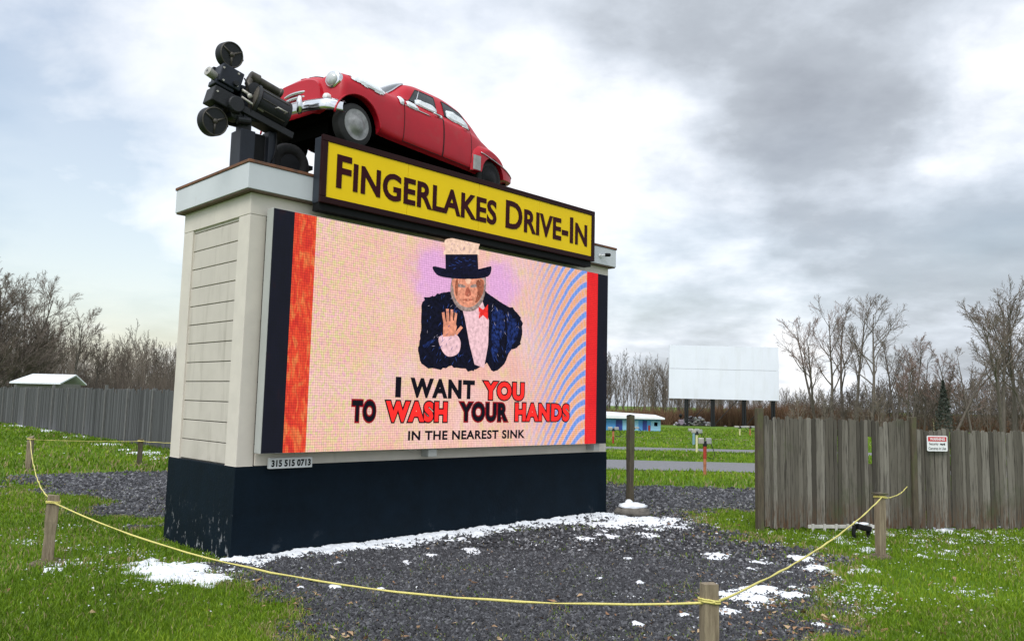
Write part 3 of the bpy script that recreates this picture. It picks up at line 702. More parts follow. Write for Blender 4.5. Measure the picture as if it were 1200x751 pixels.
# control points per station (y,z): rocker, lower side, mid, belt, shoulder, upper side, roof side, centre
ST = {
 2.22: [(.50, .42), (.60, .46), (.62, .62), (.60, .80), (.50, .92), (.34, .98), (.18, 1.00), (0, 1.00)],
 2.13: [(.58, .42), (.68, .47), (.66, .62), (.58, .80), (.50, .94), (.39, 1.01), (.23, 1.06), (0, 1.08)],
 2.05: [(.72, .41), (.85, .46), (.88, .66), (.83, .92), (.67, 1.075), (.48, 1.03), (.27, 1.10), (0, 1.12)],
 1.95: [(.78, .40), (.89, .46), (.92, .68), (.88, .96), (.69, 1.105), (.48, 1.05), (.28, 1.12), (0, 1.145)],
 1.65: [(.80, .36), (.90, .44), (.93, .70), (.89, 1.00), (.71, 1.125), (.50, 1.07), (.29, 1.15), (0, 1.18)],
 1.25: [(.80, .34), (.89, .42), (.915, .70), (.875, .99), (.72, 1.105), (.52, 1.09), (.30, 1.165), (0, 1.195)],
 .98: [(.80, .33), (.88, .41), (.90, .70), (.865, .985), (.74, 1.10), (.56, 1.125), (.32, 1.18), (0, 1.205)],
 .78: [(.80, .33), (.875, .41), (.89, .70), (.86, .985), (.765, 1.10), (.62, 1.215), (.36, 1.30), (0, 1.325)],
 .42: [(.80, .33), (.875, .41), (.89, .70), (.86, .985), (.785, 1.10), (.655, 1.40), (.44, 1.515), (0, 1.54)],
 .20: [(.80, .33), (.875, .41), (.89, .70), (.86, .985), (.79, 1.10), (.66, 1.425), (.45, 1.55), (0, 1.58)],
 -.30: [(.80, .33), (.875, .41), (.89, .70), (.86, .985), (.79, 1.10), (.66, 1.43), (.45, 1.565), (0, 1.60)],
 -.80: [(.80, .33), (.87, .41), (.88, .70), (.85, .98), (.775, 1.09), (.645, 1.38), (.44, 1.52), (0, 1.56)],
 -1.15: [(.78, .33), (.85, .41), (.855, .70), (.82, .95), (.735, 1.06), (.60, 1.28), (.41, 1.40), (0, 1.45)],
 -1.50: [(.74, .35), (.80, .42), (.80, .68), (.76, .90), (.67, 1.00), (.55, 1.10), (.37, 1.17), (0, 1.21)],
 -1.85: [(.70, .38), (.75, .44), (.75, .64), (.70, .80), (.62, .90), (.50, .97), (.34, 1.02), (0, 1.04)],
 -2.20: [(.62, .42), (.68, .47), (.68, .60), (.62, .70), (.54, .77), (.43, .82), (.29, .85), (0, .87)],
 -2.42: [(.46, .46), (.52, .49), (.53, .55), (.48, .60), (.41, .63), (.32, .65), (.2, .66), (0, .67)],
}
SX = np.array(sorted(ST)); SP = np.array([ST[x] for x in SX])
def station(x):
    """monotone-ish cubic along x of all control points"""
    x = min(max(x, SX[0]), SX[-1]); i = int(np.clip(np.searchsorted(SX, x) - 1, 0, len(SX) - 2))
    h = SX[i + 1] - SX[i]; t = (x - SX[i]) / h
    def slope(k):
        if k == 0: return (SP[1] - SP[0]) / (SX[1] - SX[0])
        if k == len(SX) - 1: return (SP[-1] - SP[-2]) / (SX[-1] - SX[-2])
        a = (SP[k] - SP[k - 1]) / (SX[k] - SX[k - 1]); b = (SP[k + 1] - SP[k]) / (SX[k + 1] - SX[k])
        return np.where(a * b > 0, 2 * a * b / (a + b + 1e-12), 0)
    m0, m1 = slope(i) * h, slope(i + 1) * h
    return (2 * t**3 - 3 * t**2 + 1) * SP[i] + (t**3 - 2 * t**2 + t) * m0 + (-2 * t**3 + 3 * t**2) * SP[i + 1] + (t**3 - t**2) * m1
def section(P, v):
    """Catmull-Rom through the control points, v in 0..7"""
    n = len(P); i = int(np.clip(math.floor(v), 0, n - 2)); t = v - i
    p1, p2 = P[i], P[i + 1]; p0 = P[i - 1] if i > 0 else 2 * p1 - p2
    p3 = P[i + 2] if i + 2 < n else np.array([-P[n - 2][0], P[n - 2][1]])
    return .5 * ((2 * p1) + (p2 - p0) * t + (2 * p0 - 5 * p1 + 4 * p2 - p3) * t * t + (3 * p1 - p0 - 3 * p2 + p3) * t**3)
def arch(x):
    z = 0
    for c, r in ((FWX, .455), (RWX, .36)):
        if abs(x - c) < r: z = max(z, .33 + math.sqrt(r * r - (x - c)**2))
    return z
def S(x, v, off=0.0, side=1, use_arch=False):
    p = section(station(x), v); y, z = p
    if off:
        a = section(station(x), max(v - .03, 0)); b = section(station(x), min(v + .03, 7)); tg = b - a; nrm_ = np.array([tg[1], -tg[0]]); nrm_ /= (np.linalg.norm(nrm_) + 1e-9)
        y, z = p + nrm_ * off
    if use_arch:
        za = arch(x)
        if z < za: z = za
    return np.array([x, side * y, z])
xsn = np.unique(np.concatenate([np.linspace(-2.42, 2.22, 117), [FWX - .455, FWX + .455, FWX - .45, FWX + .45, RWX - .36, RWX + .36]]))
vsn = np.linspace(0, 7, 43)
b_ = MB()
Lg = np.array([[S(x, v, 0, 1, True) for v in vsn] for x in xsn]); Rg = Lg * np.array([1, -1, 1])
b_.grid(Lg, flip=True); b_.grid(Rg)
for k in (0, -1):
    ring = [tuple(p) for p in Lg[k]] + [tuple(p) for p in Rg[k][::-1][1:]]
    b_.add(ring, [tuple(range(len(ring)))])
body = b_.build('body', carred, car, smooth=True, auto=50)
# belly pan and wheel wells
b_ = MB(); b_.box((-2.2, -.66, .40), (2.05, .66, .66)); b_.box((-1.1, -.79, .335), (1.2, .79, .46)); b_.box((-1.9, -.45, .22), (1.9, .45, .401)); b_.build('underbody', mat('underbody_black', (.006, .006, .006), .95, spec=0.0), car)
def patch(xb0, xb1, xt0, xt1, v0, v1, off, side=1, nx=14, nv=10, inset=0.0):
    P = np.zeros((nx, nv, 3))
    for j in range(nv):
        w = j / (nv - 1); v = v0 + (v1 - v0) * w
        for i in range(nx):
            u = i / (nx - 1); x = (xb0 + (xb1 - xb0) * u) * (1 - w) + (xt0 + (xt1 - xt0) * u) * w
            P[i, j] = S(x, v, off, side)
    return P
def border(P): return list(P[:, 0]) + list(P[-1, 1:]) + list(P[::-1, -1][1:]) + list(P[0, ::-1][1:])
V_SILL, V_TOP = 4.12, 4.93
def add_window(xb0, xb1, xt0, xt1, side, parent, vent=None):
    P = patch(xb0, xb1, xt0, xt1, V_SILL, V_TOP, .006, side); m2 = MB(); m2.grid(P, flip=side > 0)
    wnd = m2.build('window', glass_dark, parent, smooth=True)
    m2 = MB(); m2.tube(border(P) + [P[0, 0]], .008, 6); m2.build('rubber_seal', rubber, wnd, smooth=True); m2 = MB()
    m2.tube(list(P[:, 0]), .007, 6)
    if vent:
        m2.tube([S(vent + .03 - .16 * w, V_SILL + (V_TOP - V_SILL) * w, .008, side) for w in np.linspace(0, 1, 6)], .009, 6)
    m2.build('window_frame', chrome, wnd, smooth=True)
for side in (1, -1):
    for (xf, xr, win, vent) in ((.735, -.185, (.56, -.10, .335, -.10), .38), (-.205, -.93, (-.30, -1.00, -.30, -.80), None)):
        d = MB(); P = patch(xf, xr, xf if xf < 0 else xf, xr, .75, 4.05, .004, side, 18, 26); d.grid(P, flip=side > 0)
        dr = d.build('door', carred, car, smooth=True)
        g = MB(); g.tube(border(P) + [P[0, 0]], .0065, 5); g.build('gap', carseam, dr)
        add_window(*win, side, dr, vent)
        hx = xr + .10; hd = MB(); p0 = S(hx, 3.35, .012, side); p1 = S(hx, 3.35, .035, side); p2 = S(hx + .14, 3.40, .035, side)
        hd.tube([p0, p1], .014, 8); hd.tube([S(hx - .02, 3.34, .035, side), p1, p2], [.01, .016, .011], 8); hd.build('handle', chrome, dr, smooth=True)
        if xf > 0:
            tr = MB(); tr.tube([S(x, 2.95, .008, side) for x in np.linspace(.72, .12, 9)], [.004] + [.011] * 7 + [.003], 6); tr.build('trim_strip', chrome, dr, smooth=True)
    # rear fender
    f = MB(); xs_ = np.linspace(-.92, -2.40, 38); G_ = []
    for x in xs_:
        u = (-.92 - x) / 1.48
        top = np.interp(u, [0, .05, .15, .32, .55, .8, 1], [.60, .76, .86, .885, .80, .66, .52])
        bulge = np.interp(u, [0, .04, .15, .4, .7, .9, 1], [.0, .05, .085, .115, .12, .085, .01])
        basey = station(x)[2][0]
        za = max(arch(x), np.interp(x, [-2.4, -1.9, -.92], [.46, .40, .34])); row = []
        for w in np.linspace(0, 1, 13):
            z = top + (za - top) * w
            y = basey - .03 + (bulge + .03) * math.sin(min(1, w * 2.2) * math.pi / 2) ** .8
            row.append((x, side * y, z))
        row.append((x, side * (basey - .1), za)); G_.append(row)
    f.grid(G_, flip=side < 0); rfd = f.build('rear_fender', carred, car, smooth=True, auto=60)
    sg = MB(); Gd = []
    for x in np.linspace(-.955, -1.12, 6):
        u = (-.92 - x) / 1.48; bulge = np.interp(u, [0, .04, .15], [.0, .05, .085]); row = []
        for z in np.linspace(.36, .62, 6): row.append((x, side * (station(x)[2][0] + bulge + .008), z - (x + .955) * .0))
        Gd.append(row)
    sg.grid(Gd, flip=side < 0); sg.build('stone_guard', primer, rfd)
    tr = MB(); tr.tube([(x, side * (station(x)[2][0] + np.interp((-.92 - x) / 1.48, [0, .15, .4, .7, .9, 1], [.02, .09, .125, .128, .09, .02])), np.interp(x, [-2.35, -1.8, -1.1], [.52, .62, .70])) for x in np.linspace(-1.12, -2.34, 14)], .010, 6)
    tr.build('trim_strip', chrome, rfd, smooth=True)
    # wheel arch lip
    lip = MB(); lip.tube([(FWX + .458 * math.cos(a), side * (.905), .33 + .458 * math.sin(a)) for a in np.linspace(.12, math.pi - .12, 26)], .014, 6); lip.build('arch_lip', carred, car, smooth=True)
    # headlight
    h = MB(); hx, hy, hz = 2.045, side * .69, .945
    h.lathe((hx - .14, hy, hz), (1, side * .22, -.03), [(0, .13), (.15, .14), (.20, .13), (.21, .112)], 24); hl = h.build('headlight', chrome, car, smooth=True, auto=40)
    h = MB(); h.lathe((hx + .055, hy + side * .042, hz - .006), (1, side * .22, -.03), [(0, .108), (.03, .095), (.05, .06), (.057, .01)], 24); h.build('lens', mat('headlight_glass', (.55, .57, .58), .12, noise=.3, nscale=12, spec=.9), hl, smooth=True)
    h = MB(); h.lathe((2.02, side * .66, .665), (1, side * .15, 0), [(0, .055), (.12, .06), (.16, .045), (.175, .01)], 16); h.build('parking_light', whitep, car, smooth=True, auto=40)
hubm = mat('dull_hubcap', (.34, .34, .34), .45, .4, noise=.5, nscale=9)
for (x, y) in ((FWX, .77), (FWX, -.77), (RWX, .74), (RWX, -.74)):
    sgn = 1 if y > 0 else -1
    wl = MB(); wl.lathe((x, y - sgn * .10, .335), (0, sgn, 0), [(0, .22), (.01, .30), (.03, .328), (.10, .335), (.17, .328), (.195, .30), (.20, .235)], 32)
    wh = wl.build('wheel', rubber, car, smooth=True, auto=40)
    wl = MB(); wl.lathe((x, y + sgn * .09, .335), (0, sgn, 0), [(0, .24), (.018, .235), (.012, .19), (.02, .15), (.045, .12), (.065, .06), (.068, .005)], 28); wl.build('hubcap', hubm if x > 0 else blackm, wh, smooth=True, auto=50)
# bumper, grille, windscreen
bp = MB(); P = []
for a in np.linspace(-1, 1, 25):
    y = a * .92; x = 2.36 - .18 * abs(a) ** 2.2 - (.18 * max(0, (abs(a) - .86) / .14) ** 2)
    P.append([(x + .015 * k[0], y, k[1]) for k in ((-2.5, .44), (0, .42), (1.2, .46), (1.6, .51), (1.2, .56), (0, .60), (-2.5, .58))])
bp.grid(P); bp.build('bumper', chrome, car, smooth=True)
for y in (.34, -.34):
    bp = MB(); bp.lathe((2.36, y, .40), (0, 0, 1), [(0, .02), (.02, .045), (.2, .05), (.27, .035), (.285, .005)], 12); bp.build('bumper_guard', chrome, car, smooth=True)
gr = MB()
for z, hw in ((.82, .40), (.74, .50), (.66, .56)):
    gr.tube([(2.235 - .20 * (a * hw / .56) ** 2, a * hw, z) for a in np.linspace(-1, 1, 15)], [.012] + [.026] * 13 + [.012], 8)
gr.build('grille', chrome, car, smooth=True)
gr = MB(); gr.grid([[(2.205 - .19 * (a) ** 2, a * .54, z) for z in (.60, .72, .86)] for a in np.linspace(-1, 1, 13)]); gr.build('grille_mouth', blackm, car)
def screen_patch(xb, xt, yb, yt, off):
    P = np.zeros((15, 9, 3))
    for j in range(9):
        w = j / 8; x = xb + (xt - xb) * w; yw = yb + (yt - yb) * w; st_ = station(x); vv = np.linspace(3.9, 7, 140); sec = np.array([section(st_, v) for v in vv])
        for i in range(15):
            y = (-1 + 2 * i / 14) * yw; k = np.argmin(np.abs(sec[:, 0] - abs(y))); P[i, j] = (x + off, y, sec[k, 1] + off)
    return P
P = screen_patch(.90, .47, .60, .52, .012); ws = MB(); ws.grid(P); wso = ws.build('windscreen', glass_dark, car, smooth=True)
ws = MB(); ws.tube(border(P) + [P[0, 0]], .014, 6); ws.tube(list(P[7]), .01, 6); ws.build('windscreen_frame', chrome, wso, smooth=True)
hd = MB(); hd.tube([(x, 0, station(x)[7][1] + .012) for x in np.linspace(2.12, 1.0, 14)], [.006] + [.014] * 12 + [.006], 6); hd.build('hood_strip', carred, car, smooth=True)
# supports between car and roof
su = empty('car_stand', tw(0, 0, 4.452), TH)
tag(su, 'black steel stand that carries the red car above the tower roof', 'stand')
for (x, y) in ((FWX, .70), (FWX, -.70), (RWX, .68), (RWX, -.68)):
    p = OC + BC @ np.array([x, y, 0]); s_, t_ = st(p[0], p[1]); zt = p[2] - 4.452
    c_ = MB(); c_.box((s_ - .28, t_ - .12, zt - .06), (s_ + .28, t_ + .12, zt - .004)); c_.box((s_ - .07, t_ - .07, 0), (s_ + .07, t_ + .07, zt - .062)); c_.box((s_ - .2, t_ - .12, 0.001), (s_ - .08, t_ + .12, .05)); c_.build('support', iron, su, bevel=.004)
for side in (.62, -.62):
    a = OC + BC @ np.array([1.9, side, 0]); b = OC + BC @ np.array([-1.75, side, 0])
    sa, ta = st(a[0], a[1]); sb_, tb_ = st(b[0], b[1])
    c_ = MB(); c_.tube([(sa, ta, a[2] - 4.452 - .14), (sb_, tb_, b[2] - 4.452 - .14)], .06, 4); c_.build('rail', iron, su)
# snow on the car
sn = MB()
def snow_patch(poly_fn, off=.018): pass
def lump_patch(x0, x1, v0, v1, seed, th=.42, nx=34, nv=26, side=1, off=.012):
    P = np.zeros((nx, nv, 3)); K = np.zeros((nx, nv))
    for i in range(nx):
        for j in range(nv):
            u, w = i / (nx - 1), j / (nv - 1); x = x0 + (x1 - x0) * u; v = v0 + (v1 - v0) * w
            e_ = min(1, 3.2 * min(u, 1 - u)) * min(1, 3.2 * min(w, 1 - w))
            k = e_ * (.35 + fbm(x * 7 + seed, v * 3 + seed, seed, 4)); K[i, j] = k - th
            P[i, j] = S(x, v, off + .02 * max(0, min(1, (k - th) * 4)), side)
    idx = np.arange(nx * nv).reshape(nx, nv); F = []
    for i in range(nx - 1):
        for j in range(nv - 1):
            if K[i:i + 2, j:j + 2].max() > 0: F.append((idx[i, j], idx[i, j + 1], idx[i + 1, j + 1], idx[i + 1, j]))
    sn.add(P.reshape(-1, 3), F)
lump_patch(1.97, 1.05, 2.62, 4.1, 3, .40); lump_patch(.72, .36, 2.75, 3.9, 5, .40); lump_patch(.86, .72, 2.7, 4.1, 6, .36)
lump_patch(.48, -.16, 3.88, 4.46, 8, .30); lump_patch(-.30, -1.03, 3.92, 4.66, 9, .27); lump_patch(-.05, -.22, 3.2, 4.1, 10, .46)
lump_patch(2.12, 1.6, 5.6, 7, 12, .5)
so_ = sn.build('car_snow', snowm, smooth=True); so_.matrix_world = Matrix([[*BC[0], OC[0]], [*BC[1], OC[1]], [*BC[2], OC[2]], [0, 0, 0, 1]])
tag(so_, 'thin patches of snow clinging to the fender and windows of the red car', 'snow', kind='stuff')

# ================================================================ film projector
pj = empty('film_projector', tw(0, 0, 4.452), TH)
tag(pj, 'antique black film projector with two round film magazines on the tower roof', 'projector')
T0 = .35
def zl(z): return z - 4.452
c_ = MB(); c_.box((-.05, T0 - .12, .002), (.13, T0 + .14, zl(4.90))); c_.build('column', iron_blue, pj, bevel=.008)
c_ = MB(); c_.box((.335, T0 - .05, .002), (.43, T0 + .12, zl(4.98))); c_.build('column', iron_blue, pj, bevel=.008)
c_ = MB(); c_.box((.14, T0 + .02, .002), (.325, T0 + .06, zl(4.93))); c_.build('back_plate', blackm, pj)
c_ = MB(); c_.box((-.02, T0 - .07, zl(4.90)), (.10, T0 + .09, zl(5.09))); c_.tube([(-.1, T0 - .1, zl(4.99)), (.06, T0 - .1, zl(5.01))], .045, 12); c_.build('head_mount', iron, pj, bevel=.006)
ax = np.array([1, 0, -.24]); ax /= np.linalg.norm(ax); upv = np.array([.24, 0, 1]); upv /= np.linalg.norm(upv)
Rp = np.stack([ax, np.array([0, 1, 0]), upv], 1)
c_ = MB(); c_.box((-.10, -.13, -.055), (.62, .11, .03), R=Rp, c=(.02, T0, zl(5.13))); c_.build('bed_plate', iron, pj, bevel=.008)
c_ = MB(); c_.box((-.13, -.12, -.12), (.14, .12, .11), R=Rp, c=(-.205, T0, zl(5.475)));
c_.box((-.14, -.09, -.16), (.10, .10, -.095), R=Rp, c=(-.215, T0, zl(5.475))); hdp = c_.build('projector_head', iron_blue, pj, bevel=.012)
c_ = MB(); c_.box((-.18, -.12, -.10), (.19, .12, .09), R=Rp, c=(-.23, T0, zl(5.195))); c_.lathe((-.14, T0 - .17, zl(5.15)), (0, 1, 0), [(0, .085), (.01, .10), (.09, .10)], 20); c_.build('sound_head', iron, pj, bevel=.012)
c_ = MB(); c_.lathe((-.10, T0 - .10, zl(5.06)), (0, 1, 0), [(0, .06), (.012, .075), (.14, .075)], 18); c_.build('gear_cover', iron, pj, smooth=True, auto=40); c_ = MB(); c_.lathe((-.155, T0 - .155, zl(5.40)), (0, 1, 0), [(0, .03), (.03, .035)], 12); c_.build('knob', iron, pj, smooth=True, auto=40)
c_ = MB(); l0 = np.array([-.27, T0, zl(5.425)]); c_.lathe(l0, -ax + np.array([0, -.25, .05]), [(0, .034), (.06, .036), (.10, .050), (.205, .056), (.21, .044)], 18); ln = c_.build('lens_barrel', alu, pj, smooth=True, auto=40)
c_ = MB(); c_.lathe(l0 + (-ax + np.array([0, -.25, .05])) / np.linalg.norm(-ax + np.array([0, -.25, .05])) * .207, -ax + np.array([0, -.25, .05]), [(0, .042), (.005, .002)], 16); c_.build('glass', glass_dark, ln, smooth=True)
def magazine(cs, cz, r):
    c = np.array([cs, T0 - .02, zl(cz)]); nd_ = np.array([.12, -1, -.12]); nd_ /= np.linalg.norm(nd_)
    q = MB(); q.lathe(c - nd_ * .055, nd_, [(0, r * .93), (.008, r), (.10, r), (.112, r * .95)], 36); mg = q.build('film_magazine', iron, pj, smooth=True, auto=35)
    q = MB(); a1 = np.cross(nd_, (0, 0, 1)); a1 /= np.linalg.norm(a1); a2 = np.cross(a1, nd_); f0 = c + nd_ * .060
    for k in range(3):
        a = k * 2.094 + .5; q.tube([f0, f0 + (math.cos(a) * a1 + math.sin(a) * a2) * r * .88], [.018, .009], 6)
    q.lathe(f0 - nd_ * .005, nd_, [(0, .035), (.02, .03), (.03, .01)], 14)
    q.tube([f0 + (math.cos(a) * a1 + math.sin(a) * a2) * r * .93 for a in np.linspace(0, 2 * math.pi, 37)], .008, 6, caps=False)
    q.build('door_ribs', bronze, mg, smooth=True)
    for a in (2.6, 3.15):
        q = MB(); p = c + (math.cos(a) * -a1 * -1 + math.sin(a) * a2) * (r + .012); q.lathe(p - nd_ * .03, nd_, [(0, .018), (.05, .018)], 10); q.build('latch', iron, mg)
c_ = MB(); c_.box((-.33, T0 + .10, zl(4.98)), (.02, T0 + .15, zl(5.62))); c_.build('frame_plate', iron, pj, bevel=.01)
c_ = MB(); c_.box((-.06, T0 - .07, zl(5.16)), (.16, T0 + .10, zl(5.44))); c_.build('shutter_housing', iron_blue, pj, bevel=.02)
c_ = MB(); c_.lathe((.09, T0 - .10, zl(5.40)), (0, -1, 0), [(0, .07), (.01, .085), (.03, .085), (.035, .06)], 20); c_.build('flywheel', iron, pj, smooth=True, auto=40)
c_ = MB(); c_.box((-.02, T0 - .10, zl(5.03)), (.30, T0 + .10, zl(5.14))); c_.build('base_casting', iron_blue, pj, bevel=.02)
for (bx0, bz0) in ((-.30, 5.55), (-.12, 5.53), (-.30, 5.40), (-.13, 5.38), (-.36, 5.25), (-.10, 5.22)):
    c_ = MB(); c_.lathe((bx0, T0 - .115, zl(bz0)), (0, -1, 0), [(0, .014), (.012, .012)], 8); c_.build('bolt', alu, pj)
c_ = MB(); c_.tube([(.33, T0 - .19, zl(5.22)), (.33, T0 - .25, zl(5.22)), (.45, T0 - .25, zl(5.19)), (.45, T0 - .19, zl(5.19))], .010, 6); c_.build('handle', alu, pj, smooth=True)
for (p0_, p1_, p2_) in (((-.05, T0 - .12, zl(5.50)), (.06, T0 - .18, zl(5.30)), (.05, T0 - .10, zl(5.02))), ((.40, T0 - .05, zl(5.10)), (.46, T0 - .10, zl(4.80)), (.38, T0 - .06, zl(4.60)))):
    c_ = MB(); c_.tube([np.array(p0_) * (1 - t) ** 2 + 2 * t * (1 - t) * np.array(p1_) + t * t * np.array(p2_) for t in np.linspace(0, 1, 9)], .009, 6); c_.build('cable', blackm, pj, smooth=True)
magazine(-.205, 5.755, .152); magazine(-.355, 4.915, .165)
c_ = MB(); c_.box((-.05, -.05, -.03), (.05, .05, .06), c=(-.205, T0, zl(5.59))); c_.build('film_trap', iron, pj); c_ = MB(); c_.box((-.05, -.05, -.05), (.05, .05, .04), c=(-.30, T0, zl(5.075))); c_.build('film_trap', iron, pj)
lh = np.array([.10, T0, zl(5.31)]); c_ = MB(); c_.lathe(lh, ax, [(0, .10), (.005, .20), (.035, .215), (.05, .20), (.055, .192), (.42, .192), (.425, .205), (.45, .205), (.455, .10), (.48, .06)], 30); lho = c_.build('lamp_house', iron, pj, smooth=True, auto=35)
c_ = MB(); c_.lathe(lh + ax * .01, -ax, [(0, .195), (.02, .20), (.03, .18), (.06, .10), (.07, .05)], 28); c_.build('front_ring', bronze, lho, smooth=True, auto=40)
c_ = MB()
for k in range(10):
    a = k * math.pi / 5; d_ = math.cos(a) * np.array([0, 1, 0]) + math.sin(a) * upv; c_.tube([lh + ax * .06 + d_ * .194, lh + ax * .415 + d_ * .194], .006, 5)
c_.build('rib', bronze, lho)
c_ = MB(); p0 = np.array([.14, T0 + .03, zl(5.60)]); c_.lathe(p0 - ax * .06, ax, [(0, .04), (.01, .065), (.12, .07), (.125, .05), (.40, .05), (.41, .06), (.44, .06)], 18); c_.build('exhaust_pipe', bronze, lho, smooth=True, auto=40)
c_ = MB(); c_.tube([(.10, T0 + .03, zl(5.58)), (.06, T0, zl(5.50)), (.10, T0 - .03, zl(5.40))], .045, 10); c_.build('carbon_feed', bronze, pj, smooth=True, auto=40); c_ = MB(); c_.tube([(-.06, T0 - .10, zl(5.36)), (.16, T0 - .12, zl(5.28))], .018, 8); c_.build('shaft', alu, pj, smooth=True); c_ = MB(); c_.box((-.02, -.04, -.03), (.09, .04, .05), c=(.02, T0 - .06, zl(5.38))); c_.build('motor_box', bronze, pj, smooth=True, auto=40)
c_ = MB(); c_.lathe((.02, T0 - .16, zl(5.30)), (0, 1, 0), [(0, .015), (.01, .03), (.03, .03)], 12); c_.build('knob', alu, pj, smooth=True); c_ = MB(); c_.tube([(-.08, T0 - .14, zl(5.26)), (.20, T0 - .14, zl(5.16))], .014, 8); c_.build('rod', alu, pj, smooth=True)
# tyre lying by the car on the roof
ty = empty('spare_tyre', tw(.80, .62, 4.455), TH); tag(ty, 'black tyre standing on the tower roof under the front of the car', 'tyre')
c_ = MB(); R_ = .20
c_.grid([[((R_ + .075 * math.cos(b)) * math.cos(a), .07 * math.sin(b), .275 + (R_ + .075 * math.cos(b)) * math.sin(a)) for b in np.linspace(0, 2 * math.pi, 13)] for a in np.linspace(0, 2 * math.pi, 33)]); c_.build('tread', rubber, ty, smooth=True)
c_ = MB(); c_.lathe((0, -.03, .275), (0, 1, 0), [(0, .10), (.001, .15), (.06, .15), (.061, .10)], 20); c_.build('rim', iron, ty, smooth=True, auto=40)

# ================================================================ fences
def fence(name, label, a, b, h, m, rails_side, posts, gap=None, post_h=None, postmat=None, seed=0, pw=.098, ragged=.028, flip=1):
    """board fence from a to b (ground xy); posts: list of (distance, height, width)"""
    a = np.array(a, float); b = np.array(b, float); L = np.linalg.norm(b - a); d = (b - a) / L
    f = empty(name, (a[0], a[1], float(ground_z(*a))), math.atan2(d[1], d[0])); tag(f, label, 'fence'); rg = np.random.default_rng(seed)
    V = []; F = []; T = []; x = 0.0
    while x < L:
        w = pw * rg.uniform(.8, 1.2); hh = h + rg.normal(0, ragged * .5); z0 = rg.uniform(.0, .045) + (.05 if rg.random() < .12 else 0); lean = rg.normal(0, .004); th = .018; yo = rg.normal(0, .004); t = rg.random() ** .9
        if rg.random() < .05: hh -= rg.uniform(.05, .2)
        segs = [(z0, hh)]
        if gap and gap[0] < x < gap[1]: segs = [(z0, gap[2]), (gap[3], hh + .0)] if gap[3] < hh else [(z0, gap[2])]
        for (za, zt) in segs:
            B0 = len(V); c = w - (rg.uniform(.001, .005) if rg.random() < .85 else rg.uniform(.006, .012)); k1, k2 = rg.uniform(.0, .035, 2)
            pr = [(x, za + rg.uniform(0, .03)), (x + c, za + rg.uniform(0, .03)), (x + c, zt - k1 - .012), (x + c * .72, zt), (x + c * .28, zt), (x, zt - k2 - .012)]
            for yy in (yo, yo + th): V += [(px_ + lean * pz, yy * flip, pz) for px_, pz in pr]
            n = 6; F += [[B0 + i for i in range(n)], [B0 + 2 * n - 1 - i for i in range(n)]] + [[B0 + i, B0 + i + n, B0 + (i + 1) % n + n, B0 + (i + 1) % n] for i in range(n)]
            T += [t] * (2 * n)
        x += w
    fq = [np.array([q for q in F if len(q) == k]) for k in (4, 6)]
    raw_mesh('board_panel', V, fq, m, f, attr=T)
    for z in rails_side:
        r = MB(); r.box((0, .022 * flip if flip > 0 else -.06, z - .045), (L, .06 if flip > 0 else -.022, z + .045)); r.build('rail', postd, f)
    for (q, ph, w) in posts:
        p = MB(); p.box((q - w / 2, -w / 2 - .005 if flip > 0 else -.06, -.1), (q + w / 2, w / 2 - .002, ph)); p.build('post', postmat or postd, f, bevel=.008)
    return f
fA = np.array([3.72, 12.14]); fd = np.array([1, .151]); fd /= np.linalg.norm(fd); fG = fA + fd * 2.52
fence('board_fence', 'weathered grey board fence section with a mossy end post and a missing board', fA, fA + fd * 2.475, 1.66, fencew, (.35, .95, 1.45), [(0, 1.80, .10)], gap=(1.72, 1.81, .98, 1.40), seed=4, pw=.068)
fence('board_fence', 'weathered board fence section carrying the red and white warning sign', fG + fd * .03, fG + fd * 9.5, 1.53, fencew, (.35, .95, 1.30), [(-.05, 1.72, .085), (2.6, 1.5, .08), (5.1, 1.5, .08), (7.6, 1.5, .08)], seed=9, pw=.068)
lA = G(-40, 489)[:2]; lB = np.array([-11.05, 26.39]); lA = lB + (np.array([-28.11, 45.02]) - lB) * 1.5; lB2 = lB + (lB - np.array([-28.11, 45.02])) * .28
LF = np.linalg.norm(lB2 - lA)
fence('board_fence', 'long grey board fence at the back of the lawn left of the tower', lA, lB2, 1.93, fencel, (.4, 1.5), [(k * 2.6, 1.96 + .12 * ((k * 7) % 3 == 0), .10) for k in range(int(LF / 2.6))], seed=12, pw=.11, ragged=.06, postmat=mat('grey_post', (.16, .16, .155), .9, noise=.4, nscale=4, stretch=(6, 6, 1)))

# warning sign
ws_p = CAM + ray(1083, 528) * ((12.52 - .151 * 6.17) / (ray(1083, 528)[1] - .151 * ray(1083, 528)[0]))
wsg = empty('warning_sign', ws_p + np.array([.012, -.07, 0]), math.atan2(fd[1], fd[0])); tag(wsg, 'small red and white security camera warning sign on the board fence', 'sign')
sw, sh = .345, .235
c_ = MB(); pts = []
for (cx_, cz_, a0) in ((sw - .02, .02, -90), (sw - .02, sh - .02, 0), (.02, sh - .02, 90), (.02, .02, 180)):
    pts += [(cx_ + .02 * math.cos(rad(a0 + k * 30)), cz_ + .02 * math.sin(rad(a0 + k * 30))) for k in range(4)]
c_.slab(pts, 0, .006); c_.build('plate', mat('sign_white', (.80, .81, .82), .4, noise=.08, nscale=10), wsg)
signred = mat('sign_red', (.62, .02, .03), .4, noise=.2, nscale=10)
c_ = MB(); c_.slab([(.018, .150), (sw - .018, .150), (sw - .018, sh - .018), (.018, sh - .018)], -.003, -.0005); c_.build('header', signred, wsg)
c_ = MB(); text_fit(c_, 'WARNING', .045, sw - .045, .162, .205, -.0045, offset=.03); c_.build('lettering', MATS['sign_white'], wsg)
c_ = MB(); text_fit(c_, 'Security', .035, .19, .082, .130, -.002, offset=.012); text_fit(c_, 'Cameras in Use', .022, sw - .03, .022, .064, -.002, offset=.012)
